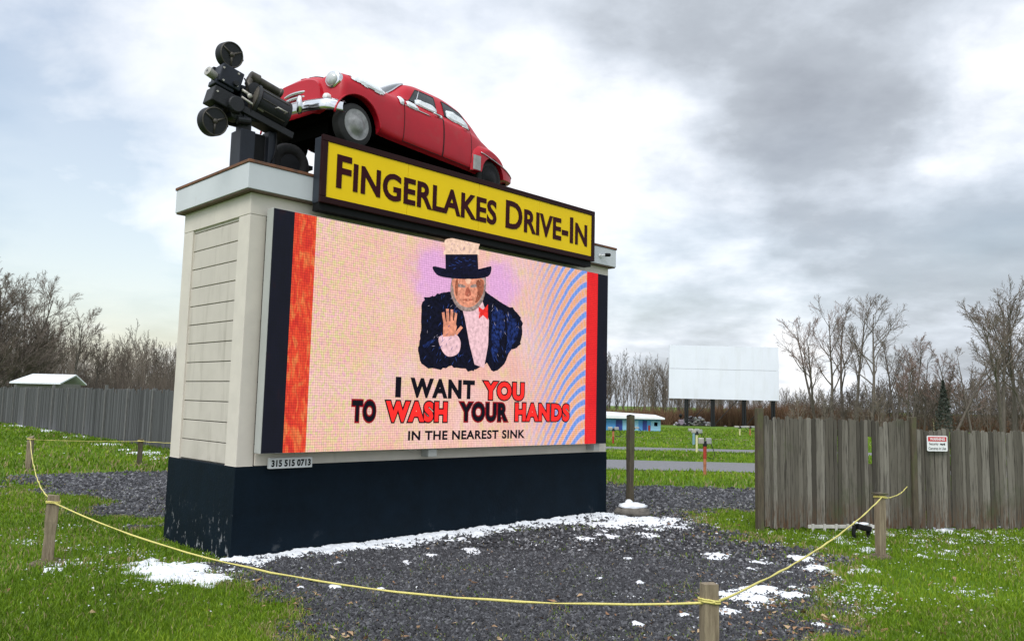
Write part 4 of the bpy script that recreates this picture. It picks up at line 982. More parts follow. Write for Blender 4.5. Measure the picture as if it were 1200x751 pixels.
c_.slab([(.215, .100), (.265, .090), (.270, .110), (.220, .120)], -.003, -.001); c_.slab([(.272, .098), (.300, .090), (.300, .125), (.272, .115)], -.003, -.001); c_.build('lettering', blackm, wsg)

# ================================================================ posts and rope
def wood_post(label, p, h, w, m, rz=.3, lean=(0, 0), group='rope posts', seed=0, mound=True, snowcap=False):
    r = empty('rope_post', (p[0], p[1], float(ground_z(p[0], p[1]))), rz); tag(r, label, 'post', group)
    rg = np.random.default_rng(seed); c_ = MB(); n = 6; V = []
    for k in range(n + 1):
        z = -.1 + (h + .1) * k / n; ww = w * (1 + .04 * rg.normal())
        V.append([(sx * ww / 2 + lean[0] * z, sy * ww / 2 + lean[1] * z, z + (.012 * rg.normal() if k == n else 0)) for sx, sy in ((-1, -1), (1, -1), (1, 1), (-1, 1), (-1, -1))])
    c_.grid(V, flip=True); c_.add(V[-1][:4], [(0, 1, 2, 3)]); c_.build('shaft', m, r, bevel=.006)
    if mound:
        c_ = MB(); c_.blob((0, 0, -.01), (w * 1.9, w * 1.7, .055), seed + 3, 2, .35); c_.build('earth_mound', MATS.get('earth') or mat('earth', (.16, .125, .085), .95, noise=.6, nscale=14, bump=.8, bscale=30), r, smooth=True)
    return np.array([p[0] + lean[0] * h, p[1] + lean[1] * h, h])
PF = np.array([1.13, 4.72]); dF = ray(831, 684); tt = (.72 - CAMH) / dF[2]; PF = (CAM + tt * dF)[:2]
p_front = wood_post('pale square wooden post cut by the bottom edge in the foreground', PF, .72, .092, postw, .15, seed=1)
p_left = wood_post('split brown wooden rope post with snow at its foot, left foreground', (-4.82, 8.71), .70, .115, postw, .5, (.02, 0), seed=2)
p_33 = wood_post('pale rope post at the far left lawn where the rope turns', G(33, 552)[:2], .76, .115, postw, .2, seed=3)
p_163 = wood_post('short brown rope post on the lawn nearest the tower left side', G(163, 545)[:2], .66, .12, postd, .4, seed=4)
p_right = wood_post('dark wooden rope post standing before the right board fence', G(1032, 653)[:2], .77, .095, postw, .3, (.01, 0), seed=5)
c_ = MB(); c_.box((-.07, -.07, 0), (.07, .07, .02)); cpo = c_.build('post_cap', postd, None); cpo.parent = bpy.data.objects['rope_post.004']; cpo.location = (.008, 0, .765)
np_ = wood_post('tall dark weathered post beside the tower right corner', G(738, 598)[:2], 1.62, .10, postd, .55, group=None, seed=6, mound=False)
_o = [o for o in bpy.data.objects if o.get('label', '').startswith('tall dark weathered')][0]; _o.name = 'tall_post'
def rope(label, pts, sag, name='rope', knots=()):
    m2 = MB(); path = []
    for (a, b, s) in zip(pts[:-1], pts[1:], sag):
        a = np.array(a); b = np.array(b); k = 26
        for i in range(k):
            t = i / k; q = a + (b - a) * t; q[2] -= 4 * s * t * (1 - t); q[2] = max(q[2], .03); q += RNG.normal(0, .003, 3); path.append(q)
    path.append(np.array(pts[-1])); m2.tube(path, [.0075 * (1 + .22 * math.sin(i_ * 2.1) + .1 * RNG.normal()) for i_ in range(len(path))], 6)
    for (c_k, w_k, z_k) in knots:
        for j_ in range(2):
            m2.tube([np.array([c_k[0] + (w_k / max(abs(math.cos(a_)), abs(math.sin(a_))) ** .85 + .006) * math.cos(a_ + z_k), c_k[1] + (w_k / max(abs(math.cos(a_)), abs(math.sin(a_))) ** .85 + .006) * math.sin(a_ + z_k), c_k[2] + .013 * j_ + .006 * math.sin(2 * a_)]) for a_ in np.linspace(0, 2 * math.pi, 17)], .007, 5, caps=False)
    o = m2.build(name, ropem, smooth=True); tag(o, label, 'rope'); return o
dR = ray(1063, 570); tR = (12.52 - .151 * 6.17 - .03) / (dR[1] - .151 * dR[0]); pR = CAM + tR * dR
o1 = .06
rope('yellow rope strung from the right fence past the foreground post to the left post', [pR, p_right + [0, -o1, -.03], p_front + [0.02, -.055, -.10], p_left + [.05, -.06, -.07]], [.06, .10, .30], knots=[(p_front + [0, 0, -.10], .048, .15), (p_right + [0, 0, -.035], .050, .3), (p_left + [0, 0, -.07], .060, .5)])
rope('yellow rope around the far left lawn posts and behind the tower', [p_left + [-.05, .05, -.05], p_33 + [.03, -.08, -.05], p_163 + [0, -.07, -.06], np.array([-6.2, 21.0, .58])], [.24, .02, .04], knots=[(p_33 + [0, 0, -.05], .060, .2), (p_163 + [0, 0, -.06], .062, .4)])

# ================================================================ small things on the ground
rk = empty('boulder', G(741, 604)); tag(rk, 'flat grey boulder with a cap of snow at the foot of the tall post', 'rock')
c_ = MB(); c_.blob((0, 0, .06), (.30, .20, .11), 5, 3, .18); c_.build('stone', rockm, rk, smooth=True)
c_ = MB(); c_.blob((0, 0, .155), (.24, .15, .06), 8, 3, .2); c_.blob((-.06, 0, .20), (.07, .06, .07), 9, 2, .2); c_.build('snow_cap', snowm, rk, smooth=True)
fl = empty('floodlight', G(1009, 632), .3); tag(fl, 'small black ground floodlight with snow on top before the board fence', 'floodlight')
c_ = MB(); c_.box((-.11, -.06, .13), (.11, .06, .21), R=[[.97, 0, .22], [0, 1, 0], [-.22, 0, .97]]); hs = c_.build('housing', blackm, fl, bevel=.015)
for sx in (-1, 1):
    c_ = MB(); c_.tube([(sx * .11, 0, .18 - sx * .02), (sx * .125, 0, .08), (sx * .10, 0, -.02)], .028, 6); c_.build('leg', blackm, fl)
c_ = MB(); c_.blob((.045, 0, .215), (.085, .055, .022), 4, 2, .2); c_.blob((-.09, 0, .235), (.03, .04, .02), 6, 2, .2); c_.build('snow_cap', snowm, fl, smooth=True)
pl = empty('low_picket', np.array([*(fA + fd * .72), 0]) + np.array([0, -.12, 0]), math.atan2(fd[1], fd[0])); tag(pl, 'fallen white picket edging lying along the foot of the board fence', 'edging')
c_ = MB(); c_.box((0, 0, .06), (1.1, .02, .11)); c_.build('rail', mat('worn_white_wood', (.55, .54, .50), .8, noise=.4, nscale=8), pl, bevel=.003)
for k in range(6):
    c_ = MB(); c_.box((.05 + k * .185, -.02, .0), (.085 + k * .185, -.002, .125)); c_.build('picket', MATS['worn_white_wood'], pl)

# ================================================================ the drive-in field
def speaker_post(label, px, py, pt, col, boxes=True, w=.055, stripe=None):
    p = G(px, py); z0 = p[2]; top = at_y(px, pt, p[1]); h = top[2] - z0
    r = empty('speaker_post', p); tag(r, label, 'speaker post', 'speaker posts across the drive-in field')
    k = max(1.0, p[1] / 26); w = w * (.6 + .4 * k); m = MB()
    m.tube([(0, 0, -.05), (0, 0, h * .78)], w * .75, 8); m.build('pole', col, r, smooth=True, auto=40)
    if stripe:
        m = MB(); m.tube([(0, 0, h * .46), (0, 0, h * .78)], w * .85, 8); m.build('sleeve', stripe, r, smooth=True, auto=40)
    if boxes:
        m = MB(); m.box((-.05 * k, -.05 * k, h * .78), (.05 * k, .05 * k, h * .92)); m.build('junction_box', iron, r, bevel=.01)
        for s in (-1, 1):
            m = MB(); m.box((-.07 * k + s * .10 * k, -.06 * k, h * .84), (.07 * k + s * .10 * k, .06 * k, h)); m.build('speaker', alu if s < 0 else primer, r, bevel=.02)
        m = MB(); m.tube([(.16 * k, 0, h * .86), (.26 * k, 0, h * .6), (.22 * k, 0, h * .45), (.06 * k, 0, h * .5)], .010 * k, 5); m.build('cable', iron, r)
postred = mat('red_post_paint', (.46, .045, .022), .6, noise=.5, nscale=6); postor = mat('faded_orange_paint', (.55, .20, .09), .7, noise=.5, nscale=5)
postye = mat('cream_post_paint', (.70, .66, .36), .6, noise=.2, nscale=6); postbl = mat('pale_blue_post_paint', (.20, .34, .42), .6, noise=.2, nscale=6); postgr = mat('weathered_pole', (.16, .14, .11), .8, noise=.4, nscale=5)
speaker_post('nearest red speaker post with two grey speakers on its head', 826, 558, 513, postor, stripe=postred)
speaker_post('pale yellow speaker post behind the red one', 816.5, 531, 503, postye)
speaker_post('pale blue speaker post just left of the yellow one', 813, 522, 502, postbl, w=.08)
speaker_post('red speaker post close to the tower edge before the blue building', 718.5, 521, 500, postred, stripe=postor)
speaker_post('bent cream speaker post beside the tall dark post', 742.5, 513, 500, postye)
speaker_post('thin yellow speaker post under the right leg of the movie screen', 867, 511, 499, postye, w=.05)
speaker_post('faded speaker post near the fence end under the movie screen', 879, 511, 499, postor, w=.05)
speaker_post('cream speaker post seen over the board fence left of the warning sign', 1094, 506, 486, postye, boxes=False)
speaker_post('cream speaker post seen over the board fence right of the warning sign', 1127, 506, 486, postye, boxes=False)

# movie screen
YS = 165.0; sA, sB = at_y(784, 469, YS), at_y(913, 467, YS); sT, sT2 = at_y(784, 407, YS), at_y(911, 404, YS)
ms = empty('movie_screen', (sA[0], YS, float(ground_z(sA[0], YS)))); tag(ms, 'blank white outdoor movie screen on four dark legs across the field', 'movie screen')
mw, zb_, zt_ = sB[0] - sA[0], (sA[2] + sB[2]) / 2 - ms.location[2], (sT[2] + sT2[2]) / 2 - ms.location[2]
scw = mat('screen_white', (.80, .82, .92), .7, col2=(.75, .77, .87), nscale=.25)
c_ = MB(); zm = zb_ + (zt_ - zb_) * .56

c_.box((0, 0, zb_), (mw, .4, zm - .05)); c_.box((.03, .012, zm), (mw - .03, .4, zt_))
c_.build('screen_panel', scw, ms)
c_ = MB(); c_.box((.4, .41, zb_ + .3), (mw - .4, .8, zt_ - .3)); c_.build('back_frame', iron, ms)
for f_ in (.165, .405, .69, .955):
    c_ = MB()
    for dx in (-.22, .22): c_.box((mw * f_ + dx - .16, .45, -.3), (mw * f_ + dx + .16, .95, zb_ + 1))
    c_.build('leg', iron, ms)
overlay(scw, (.66, .67, .72), .4, .5, .9, stretch=(1.5, 1, .25))
for f_ in (.165, .405, .69):
    c_ = MB(); c_.tube([(mw * f_, .7, 0), (mw * (f_ + .24), .75, zb_ + .3)], .07, 5); c_.build('brace', iron, ms)
# blue building
yb = G(745, 505)[1]; bA = at_y(700, 505, yb); bB = at_y(774, 505, yb); zr = at_y(712, 487, yb)[2]; zr2 = at_y(774, 490, yb)[2]; gz = float(ground_z(bA[0], yb))
bd = empty('blue_building', (bA[0], yb, gz)); tag(bd, 'low blue painted concession building with a white roof across the field', 'building')
bw = bB[0] - bA[0]; bh = zr - gz; bh2 = zr2 - gz
bluw = mat('sky_blue_paint', (.09, .34, .72), .6, col2=(.06, .24, .60), nscale=.8); blud = mat('deep_blue_paint', (.02, .05, .30), .6, noise=.4, nscale=1.2); blul = mat('light_blue_paint', (.30, .58, .80), .6, noise=.2, nscale=1)
c_ = MB(); c_.box((0, 0, -.3), (bw, 5, bh2)); c_.build('wall', bluw, bd)
c_ = MB(); c_.add([(-.3, -.7, bh - .25), (bw + .35, -.7, bh2 - .12), (bw + .35, 5.3, bh2 - .12), (-.3, 5.3, bh - .25), (-.3, -.7, bh + .12), (bw + .35, -.7, bh2 + .05), (bw + .35, 5.3, bh2 + .30), (-.3, 5.3, bh + .5)],
                  [(0, 3, 2, 1), (4, 5, 6, 7), (0, 1, 5, 4), (1, 2, 6, 5), (2, 3, 7, 6), (3, 0, 4, 7)]); c_.build('roof', mat('snowy_roof', (.80, .82, .85), .7, noise=.1, nscale=2), bd)
def bx_(a): return bw * (a - 700) / 74
for nm, a, b, z0, z1, m in (('door', 721.5, 729, 0.02, .82, blud), ('painted_panel', 742, 748, .0, .8, blul), ('painted_panel', 753, 758, .1, .8, blud), ('painted_panel', 762.5, 774, .05, .78, blul), ('painted_panel', 729.5, 734, .05, .8, blul), ('window', 766.5, 770.5, .4, .7, blackm), ('door', 759.5, 762, .02, .45, postred)):
    c_ = MB(); c_.box((bx_(a), -.04, bh2 * z0), (bx_(b), -.003, bh2 * z1)); c_.build(nm, m, bd)
# chairs-like white bits are too small; a rock pile with a cart
yr = G(815, 499)[1]; rp0 = at_y(812, 499, yr)
rg = np.random.default_rng(3); V = []; c_ = MB(); kpx = yr / FPX
for k in range(130):
    u = rg.normal(0, 12); hmax = 11 * math.exp(-(u / 17) ** 2); zc = rg.random() * hmax
    c_.blob((u * kpx + 2 * kpx, rg.normal(0, .8), zc * kpx), rg.uniform(1.0, 2.2) * kpx * np.array([1.3, 1, .8]), k, 1, .5, int(rg.random() > .55) if rg.random() > .25 else 2)
rpo = c_.build('rock_pile', [mat('pale_rock', (.42, .38, .36), .9, noise=.5, nscale=2), mat('snowy_rock', (.62, .61, .62), .9, noise=.4, nscale=2), mat('dark_rock', (.06, .05, .05), .9)]); rpo.location = (rp0[0], yr, float(ground_z(rp0[0], yr)))
tag(rpo, 'long heap of pale rubble in the field under the movie screen', 'rubble heap', kind='stuff')
pc = at_y(797.5, 504, yr - 10); cart = empty('low_cart', (pc[0], yr - 10, float(ground_z(pc[0], yr - 10)))); tag(cart, 'small dark vehicle parked in front of the rubble heap', 'cart')
k2 = (yr - 10) / FPX
c_ = MB(); c_.box((-5.5 * k2, -.8, 1.2 * k2), (5.5 * k2, .8, 3.6 * k2)); c_.build('body', mat('mauve_body', (.25, .20, .26), .5, noise=.4, nscale=2), cart, bevel=.08)
c_ = MB(); c_.box((-2 * k2, -.6, 3.6 * k2), (3.2 * k2, .6, 7.5 * k2)); c_.build('cab', MATS['mauve_body'], cart, bevel=.1)
for s in (-3.2, 3.2):
    c_ = MB(); c_.lathe((s * k2, -.95, 1.6 * k2), (0, 1, 0), [(0, 1.5 * k2), (.05, 1.9 * k2), (.4, 1.9 * k2)], 14); c_.build('wheel', rubber, cart)
c_ = MB(); c_.blob((0, 0, 12 * k2), (1.8 * k2, .4, 2.4 * k2), 1, 2, .3); c_.tube([(0, 0, 7 * k2), (0, 0, 11 * k2)], .4 * k2, 6); c_.build('lamp', blackm, cart)
# shed behind the left fence
yl = 62.0; sl = at_y(15, 447, yl); sr = at_y(72, 450, yl); zt = at_y(20, 438, yl)[2]; ze = at_y(44, 449, yl)[2]
sh_ = empty('shed', (sl[0], yl, 0), 0); tag(sh_, 'small shed with a snow covered roof behind the far left fence', 'shed')
ww_ = sr[0] - sl[0]
c_ = MB(); c_.box((.15, 0, -.1), (ww_ - .1, 3, ze)); c_.build('wall', mat('shed_grey', (.20, .19, .18), .8, noise=.3, nscale=3), sh_)
c_ = MB(); c_.add([(-.05, -.35, ze - .05), (ww_ + .1, -.35, ze - .05), (ww_ - .3, 2.6, zt), (-.05, 2.6, zt), (-.05, 3.5, ze - .05), (ww_ + .1, 3.5, ze - .05),
                   (-.05, -.35, ze + .06), (ww_ + .1, -.35, ze + .06), (ww_ - .3, 2.6, zt + .1), (-.05, 2.6, zt + .1), (-.05, 3.5, ze + .06), (ww_ + .1, 3.5, ze + .06)],
                  [(6, 7, 8, 9), (9, 8, 11, 10), (0, 3, 2, 1), (3, 4, 5, 2), (0, 1, 7, 6), (1, 2, 8, 7), (2, 5, 11, 8), (5, 4, 10, 11), (4, 3, 9, 10), (3, 0, 6, 9)]); c_.build('roof', snowm, sh_)

# ================================================================ trees
def tree_segs(rg, h, spread=.5, fork=.28, limbs=9, sub=6, twigs=5, r0=None, up=.35, multi=1, lean=0.0):
    """list of (p0,p1,r0,r1,level)"""
    out = []; r0 = r0 or h * .016
    def grow(p, d, L, r, lvl, n):
        pts = [p]; d = d / np.linalg.norm(d)
        for i in range(n):
            d = d + rg.normal(0, (.03, .12, .17, .20)[min(lvl, 3)], 3) + np.array([0, 0, (.02, up * .30, up * .22, up * .12)[min(lvl, 3)]]); d /= np.linalg.norm(d)
            q = pts[-1] + d * L / n; ra = r * (1 - .80 * i / n); rb = r * (1 - .80 * (i + 1) / n); out.append((pts[-1], q, ra, rb, lvl)); pts.append(q)
        return pts
    def along(pts, t):
        k = t * (len(pts) - 1); i = min(int(k), len(pts) - 2); return pts[i] + (pts[i + 1] - pts[i]) * (k - i), pts[i + 1] - pts[i]
    def children(pts, L, r, lvl, cnt, t0):
        if cnt <= 0: return
        for k in range(cnt):
            t = t0 + (1 - t0) * (k + rg.random()) / cnt; p, d = along(pts, min(t, .99)); d = d / np.linalg.norm(d)
            side = rg.normal(0, 1, 3); side -= d * (side @ d); side /= np.linalg.norm(side)
            a = rg.uniform(.55, 1.05) * (spread + .5); nd = d * math.cos(a * .75) + side * math.sin(a * .75)
            l = L * ((.62, .50, .42)[min(lvl, 2)]) * (1.15 - .65 * t) * rg.uniform(.75, 1.25); rr = r * (1 - .75 * t) * .58
            pp_ = grow(p, nd, l, rr, lvl + 1, (5, 4, 3)[min(lvl, 2)])
            children(pp_, l, rr, lvl + 1, (sub, twigs, 0)[min(lvl, 2)], (.22, .18, 0)[min(lvl, 2)])
    for m in range(multi):
        d = np.array([rg.normal(0, .04) + lean, rg.normal(0, .04), 1.0]) if multi == 1 else np.array([rg.normal(0, .22) + lean, rg.normal(0, .2), 1.0])
        hh = h * (1 if m == 0 else rg.uniform(.65, .95)); pts = grow(np.array([rg.normal(0, .25 if multi > 1 else 0), 0, -.2]), d, hh, r0, 0, 8)
        children(pts, hh * .72, r0, 0, limbs, fork)
    return out
def segs_mesh(segs, rmin, sides):
    A_ = np.array([s[0] for s in segs]); B_ = np.array([s[1] for s in segs]); ra = np.maximum(np.array([s[2] for s in segs]), rmin); rb = np.maximum(np.array([s[3] for s in segs]), rmin * .8)
    d = B_ - A_; d /= np.linalg.norm(d, axis=1, keepdims=True) + 1e-9
    ref = np.where(np.abs(d[:, 2:3]) < .9, np.array([[0, 0, 1.]]), np.array([[1., 0, 0]])); u = np.cross(d, ref); u /= np.linalg.norm(u, axis=1, keepdims=True); v = np.cross(d, u)
    n = len(segs); V = np.zeros((n, 2, sides, 3))
    for k in range(sides):
        a = 2 * math.pi * k / sides; w = math.cos(a) * u + math.sin(a) * v
        V[:, 0, k] = A_ + w * ra[:, None]; V[:, 1, k] = B_ + w * rb[:, None]
    base = (np.arange(n) * 2 * sides)[:, None]; F = [base + np.array([[k, (k + 1) % sides, sides + (k + 1) % sides, sides + k]]) for k in range(sides)]
    return V.reshape(-1, 3), np.concatenate(F)
def tree(label, p, h, rng_seed, group, twm=None, bkm=None, rmin=.02, snow=False, name='bare_tree', **k):
    rg = np.random.default_rng(rng_seed); sg = tree_segs(rg, h, **k)
    r = empty(name, (p[0], p[1], float(ground_z(p[0], p[1])))); tag(r, label, 'tree', group)
    V, F = segs_mesh([s for s in sg if s[4] <= 1], rmin * 1.5, 6); raw_mesh('trunk', V, [F], bkm or bark, r, smooth=True)
    V, F = segs_mesh([s for s in sg if s[4] > 1], rmin, 3); raw_mesh('crown', V, [F], twm or twig, r)
    return r
def base_at(px, d): q = at_y(px, 480, d); return (q[0], d)
def height_at(px, top, d): q = at_y(px, top, d); return q[2] - float(ground_z(q[0], d))
# right grove: (px of trunk, top px, depth, kwargs, label)
GR = [
 (957, 372, 170, dict(limbs=8, spread=.5, multi=2, fork=.35), 'reddish slender tree at the left end of the bare grove right of the movie screen', twig_red),
 (975, 362, 165, dict(limbs=9, spread=.45, multi=1, fork=.30, lean=-.05), 'tall thin bare tree second from the left end of the grove', twig_red),
 (988, 358, 170, dict(limbs=9, spread=.40, multi=1, fork=.34), 'straight bare tree in the middle of the grove right of the movie screen', twig),
 (1003, 356, 160, dict(limbs=10, spread=.4, multi=1, fork=.40, lean=.04), 'bare tree close beside the tallest tree of the left grove', twig),
 (1022, 350, 155, dict(limbs=12, spread=.62, multi=1, fork=.36), 'tallest wide-crowned bare tree of the left grove with a dark straight trunk', twig),
 (1047, 388, 160, dict(limbs=10, spread=.5, multi=2, fork=.25), 'lower bushy bare tree right of the tallest grove tree', twig),
 (1066, 392, 150, dict(limbs=10, spread=.5, multi=2, fork=.2), 'pale bushy bare tree left of the small evergreen', twig_red),
 (1082, 410, 155, dict(limbs=8, spread=.6, multi=1, fork=.2), 'small thin bare tree just left of the small evergreen', twig),
 (1115, 388, 150, dict(limbs=11, spread=.42, multi=2, fork=.2), 'upright reddish bare tree standing alone between the two groves', twig_red),
 (1138, 408, 150, dict(limbs=8, spread=.7, multi=1, fork=.2, lean=-.12), 'leaning bare tree left of the big right-hand trees', twig),
 (1172, 330, 120, dict(limbs=12, spread=.58, multi=2, fork=.30, lean=.0), 'biggest spreading bare tree near the right edge', twig),
 (1188, 322, 125, dict(limbs=12, spread=.5, multi=1, fork=.32, lean=.05), 'tall bare tree directly behind the biggest one at the right edge', twig),
 (1212, 335, 120, dict(limbs=12, spread=.6, multi=2, fork=.25), 'bare tree whose crown is cut by the right edge', twig),
]
for i, (px, top, d, k, lab, tm) in enumerate(GR):
    tree(lab, base_at(px, d), height_at(px, top, d) * (.90 if k.get('multi', 1) == 1 else .90) * (.90 if px > 1160 else 1), 100 + i, 'bare trees beyond the right fence', tm, bark, rmin=.024, sub=9, twigs=8, **k)
# left trees
GL = [
 (-8, 292, 66, dict(limbs=15, spread=.6, multi=3, fork=.12), 'big dense bare tree cut by the left edge behind the fence', twig),
 (16, 304, 70, dict(limbs=13, spread=.55, multi=3, fork=.15), 'dense bare tree with snow-grey twigs next to the left edge', twig),
 (-40, 300, 68, dict(limbs=14, spread=.55, multi=2, fork=.12), 'bare tree mostly cut off by the left edge', twig),
 (28, 322, 74, dict(limbs=13, spread=.5, multi=2, fork=.14), 'upright bare tree between the dense left trees and the open forked one', twig),
 (40, 345, 72, dict(limbs=11, spread=.6, multi=1, fork=.2, lean=.02), 'bare tree with open forked crown behind the shed', twig),
 (80, 350, 74, dict(limbs=9, spread=.42, multi=1, fork=.3, lean=.01), 'slim pale bare tree right of the shed rising above the woods', twig),
 (110, 385, 76, dict(limbs=8, spread=.45, multi=1, fork=.3), 'short thin bare tree right of the slim pale one', twig),
]
for i, (px, top, d, k, lab, tm) in enumerate(GL):
    tree(lab, base_at(px, d), height_at(px, top, d) * .79, 200 + i, 'bare trees behind the left fence', tm, bark_pale if i == 5 else bark, rmin=.011, sub=11, twigs=12, **k)
# evergreens
def conifer(label, p, h, seed, w=.28):
    rg = np.random.default_rng(seed); r = empty('evergreen_tree', (p[0], p[1], float(ground_z(p[0], p[1])))); tag(r, label, 'tree')
    m = MB(); m.tube([(0, 0, -.2), (0, 0, h * .95)], [h * .02, h * .004], 6); m.build('trunk', bark, r)
    n = 1700; t = rg.random(n) ** .8; rad_ = h * w * (1 - t) * (.35 + .65 * rg.random(n) ** .5) * (.75 + .5 * np.sin(t * 40 + rg.random(n)) ** 2); a = rg.random(n) * 2 * math.pi
    c = np.stack([np.cos(a) * rad_, np.sin(a) * rad_, h * (.06 + .94 * t) - rad_ * .25], 1); s = h * .035 * rg.uniform(.5, 1.2, n)
    q = rg.normal(0, 1, (n, 2, 3)); q /= np.linalg.norm(q, axis=2, keepdims=True)
    V = np.stack([c + q[:, 0] * s[:, None], c - q[:, 0] * s[:, None] * .4 + q[:, 1] * s[:, None] * .5, c - q[:, 1] * s[:, None] * .6], 1).reshape(-1, 3)
    raw_mesh('crown', V, [np.arange(3 * n).reshape(-1, 3)], needle, r)
conifer('small dark pointed evergreen in the gap between the groves', base_at(1106, 146), height_at(1106, 443, 146) * .95, 1, .2)

# far woods and brush (masses nobody could count)
def wood_mass(name, label, cat, spots, h, seed, rmin, variants=6, **k):
    rg = np.random.default_rng(seed); protos = []
    for v in range(variants):
        sg = tree_segs(np.random.default_rng(seed * 31 + v), 1.0, r0=.012, **k); protos.append(segs_mesh(sg, rmin, 3))
    Vs, Fs, Ts = [], [], []; off = 0
    for (x, y, hh) in spots:
        V, F = protos[rg.integers(variants)]; a = rg.random() * 6.28; R = np.array([[math.cos(a), -math.sin(a), 0], [math.sin(a), math.cos(a), 0], [0, 0, 1]])
        P = (V * np.array([.8, .8, 1])) @ R.T * hh + np.array([x, y, float(ground_z(x, y))]); Vs.append(P); Fs.append(F + off); Ts.append(np.full(len(V), rg.random())); off += len(V)
    o = raw_mesh(name, np.concatenate(Vs), [np.concatenate(Fs)], woodm, attr=np.concatenate(Ts)); tag(o, label, cat, kind='stuff')
rg = np.random.default_rng(41)
sp = []
for k in range(430):
    d = rg.uniform(80, 125); px = rg.uniform(-160, 330); q = base_at(px, d); top = 408 + 8 * math.sin(px * .07) + rg.normal(0, 8) - (12 if px < 60 else 0); sp.append((q[0], d, height_at(px, top, d)))
wood_mass('far_woods', 'brown bare woods behind the left fence', 'woods', sp, 8, 1, .0019, limbs=11, sub=5, twigs=3, spread=.38, fork=.12)
sp = []
for k in range(560):
    d = rg.uniform(185, 250); px = rg.uniform(240, 960); q = base_at(px, d); top = np.interp(px, [240, 700, 740, 790, 860, 915, 960], [415, 418, 424, 432, 445, 458, 466]) + rg.normal(0, 6); sp.append((q[0], d, height_at(px, top, d)))
wood_mass('far_woods', 'grey brown bare woods behind the movie screen', 'woods', sp, 12, 2, .0018, limbs=10, sub=5, twigs=3, spread=.28, fork=.25)
sp = []
for k in range(300):
    d = rg.uniform(150, 215); px = rg.uniform(925, 1330); q = base_at(px, d); top = np.interp(px, [925, 1000, 1060, 1150, 1330], [468, 458, 448, 446, 440]) + rg.normal(0, 7); sp.append((q[0], d, height_at(px, top, d)))
wood_mass('far_woods', 'dark thicket under the bare groves at the right', 'woods', sp, 8, 3, .0035, limbs=10, sub=5, twigs=3, spread=.7, fork=.08)
def brush(name, label, n, pxr, dr, hpx, seed, bm_=None):
    rg = np.random.default_rng(seed); px = rg.uniform(*pxr, n); d = rg.uniform(*dr, n); P = np.array([base_at(a, b) for a, b in zip(px, d)]); z = ground_z(P[:, 0], P[:, 1])
    hh = d / FPX * np.interp(px, hpx[0], hpx[1]) * rg.uniform(.55, 1.15, n) * (.7 + .6 * fbm(P[:, 0] * .12, P[:, 1] * .12, seed)); w = d / FPX * rg.uniform(.25, .6, n); lx = rg.normal(0, .22, n) * hh; ly = rg.normal(0, .22, n) * hh; a = rg.random(n) * 6.28
    V = np.zeros((n, 3, 3)); V[:, 0] = np.stack([P[:, 0] - np.cos(a) * w, P[:, 1] - np.sin(a) * w, z - .1], 1); V[:, 1] = np.stack([P[:, 0] + np.cos(a) * w, P[:, 1] + np.sin(a) * w, z - .1], 1); V[:, 2] = np.stack([P[:, 0] + lx, P[:, 1] + ly, z + hh], 1)
    o = raw_mesh(name, V.reshape(-1, 3), [np.arange(3 * n).reshape(-1, 3)], bm_ or brushm, attr=np.repeat(np.clip(rg.normal(.5, .25, n), 0, 1), 3)); tag(o, label, 'brush', kind='stuff')
brush('brush', 'rust brown brush and reeds along the far edge of the field', 46000, (240, 1340), (172, 190), ([240, 790, 850, 915, 960, 1020, 1100, 1340], [16, 18, 24, 30, 28, 20, 18, 16]), 5)
brush('brush', 'brown undergrowth at the foot of the woods behind the left fence', 9000, (-160, 330), (74, 82), ([-160, 330], [40, 40]), 6, woodm)

# ================================================================ grass, stones, snow, leaves
SNOW = [ # px, py, radius px, strength
 (205, 671, 38, 1.2), (238, 680, 26, 1.1), (165, 660, 20, .55), (150, 651, 8, .55), (262, 672, 20, .9), (128, 650, 14, .55), (20, 637, 13, .75), (5, 641, 8, .6), (75, 661, 12, .75), (62, 668, 10, .7), (75, 622, 12, .65), (100, 660, 8, .5),
 (765, 612, 30, 1.2), (735, 611, 28, 1.2), (795, 616, 18, .8), (712, 616, 22, .95), (720, 630, 26, .55), (752, 628, 16, .6), (735, 655, 8, .75), (690, 632, 20, .5), (700, 604, 26, 1.0),
 (473, 661, 11, .95), (552, 647, 14, .8), (505, 653, 9, .75), (392, 690, 8, .85), (447, 692, 9, .7), (355, 690, 6, .7), (395, 660, 8, .6), (628, 640, 6, .7), (600, 672, 4, .6), (748, 684, 6, .75), (702, 679, 4, .75), (489, 689, 5, .7),
 (890, 658, 13, .7), (838, 652, 16, .9), (815, 643, 10, .6), (880, 668, 10, .6), (940, 655, 16, .95), (955, 668, 17, .95), (895, 660, 12, .85), (925, 672, 10, .8), (965, 655, 10, .6), (905, 640, 9, .5), (868, 700, 30, 1.0), (890, 693, 24, 1.0), (922, 698, 22, .95), (850, 718, 20, .95), (935, 690, 14, .8), (885, 712, 16, .8), (835, 726, 12, .6), (745, 732, 9, .8), (790, 745, 14, .75), (800, 722, 10, .6), (740, 700, 9, .7),
 (815, 736, 10, .6), (1010, 690, 20, .45), (1005, 668, 16, .5), (1030, 645, 20, .45), (920, 742, 22, .45), (1140, 697, 16, .5), (1010, 725, 18, .42), (955, 735, 26, .45), (1000, 705, 26, .4), (1075, 650, 30, .35),
 (1103, 621, 10, 1.0), (1030, 625, 12, .8), (955, 627, 14, .45), (905, 623, 7, .7), (1170, 622, 22, .5), (1100, 624, 60, .3), (990, 634, 22, .4),
 (60, 505, 9, .9), (22, 499, 8, .9), (48, 503, 7, .9), (125, 521, 10, .95), (90, 512, 10, .7), (170, 531, 14, .8), (185, 536, 12, .7), (145, 527, 6, .8)]
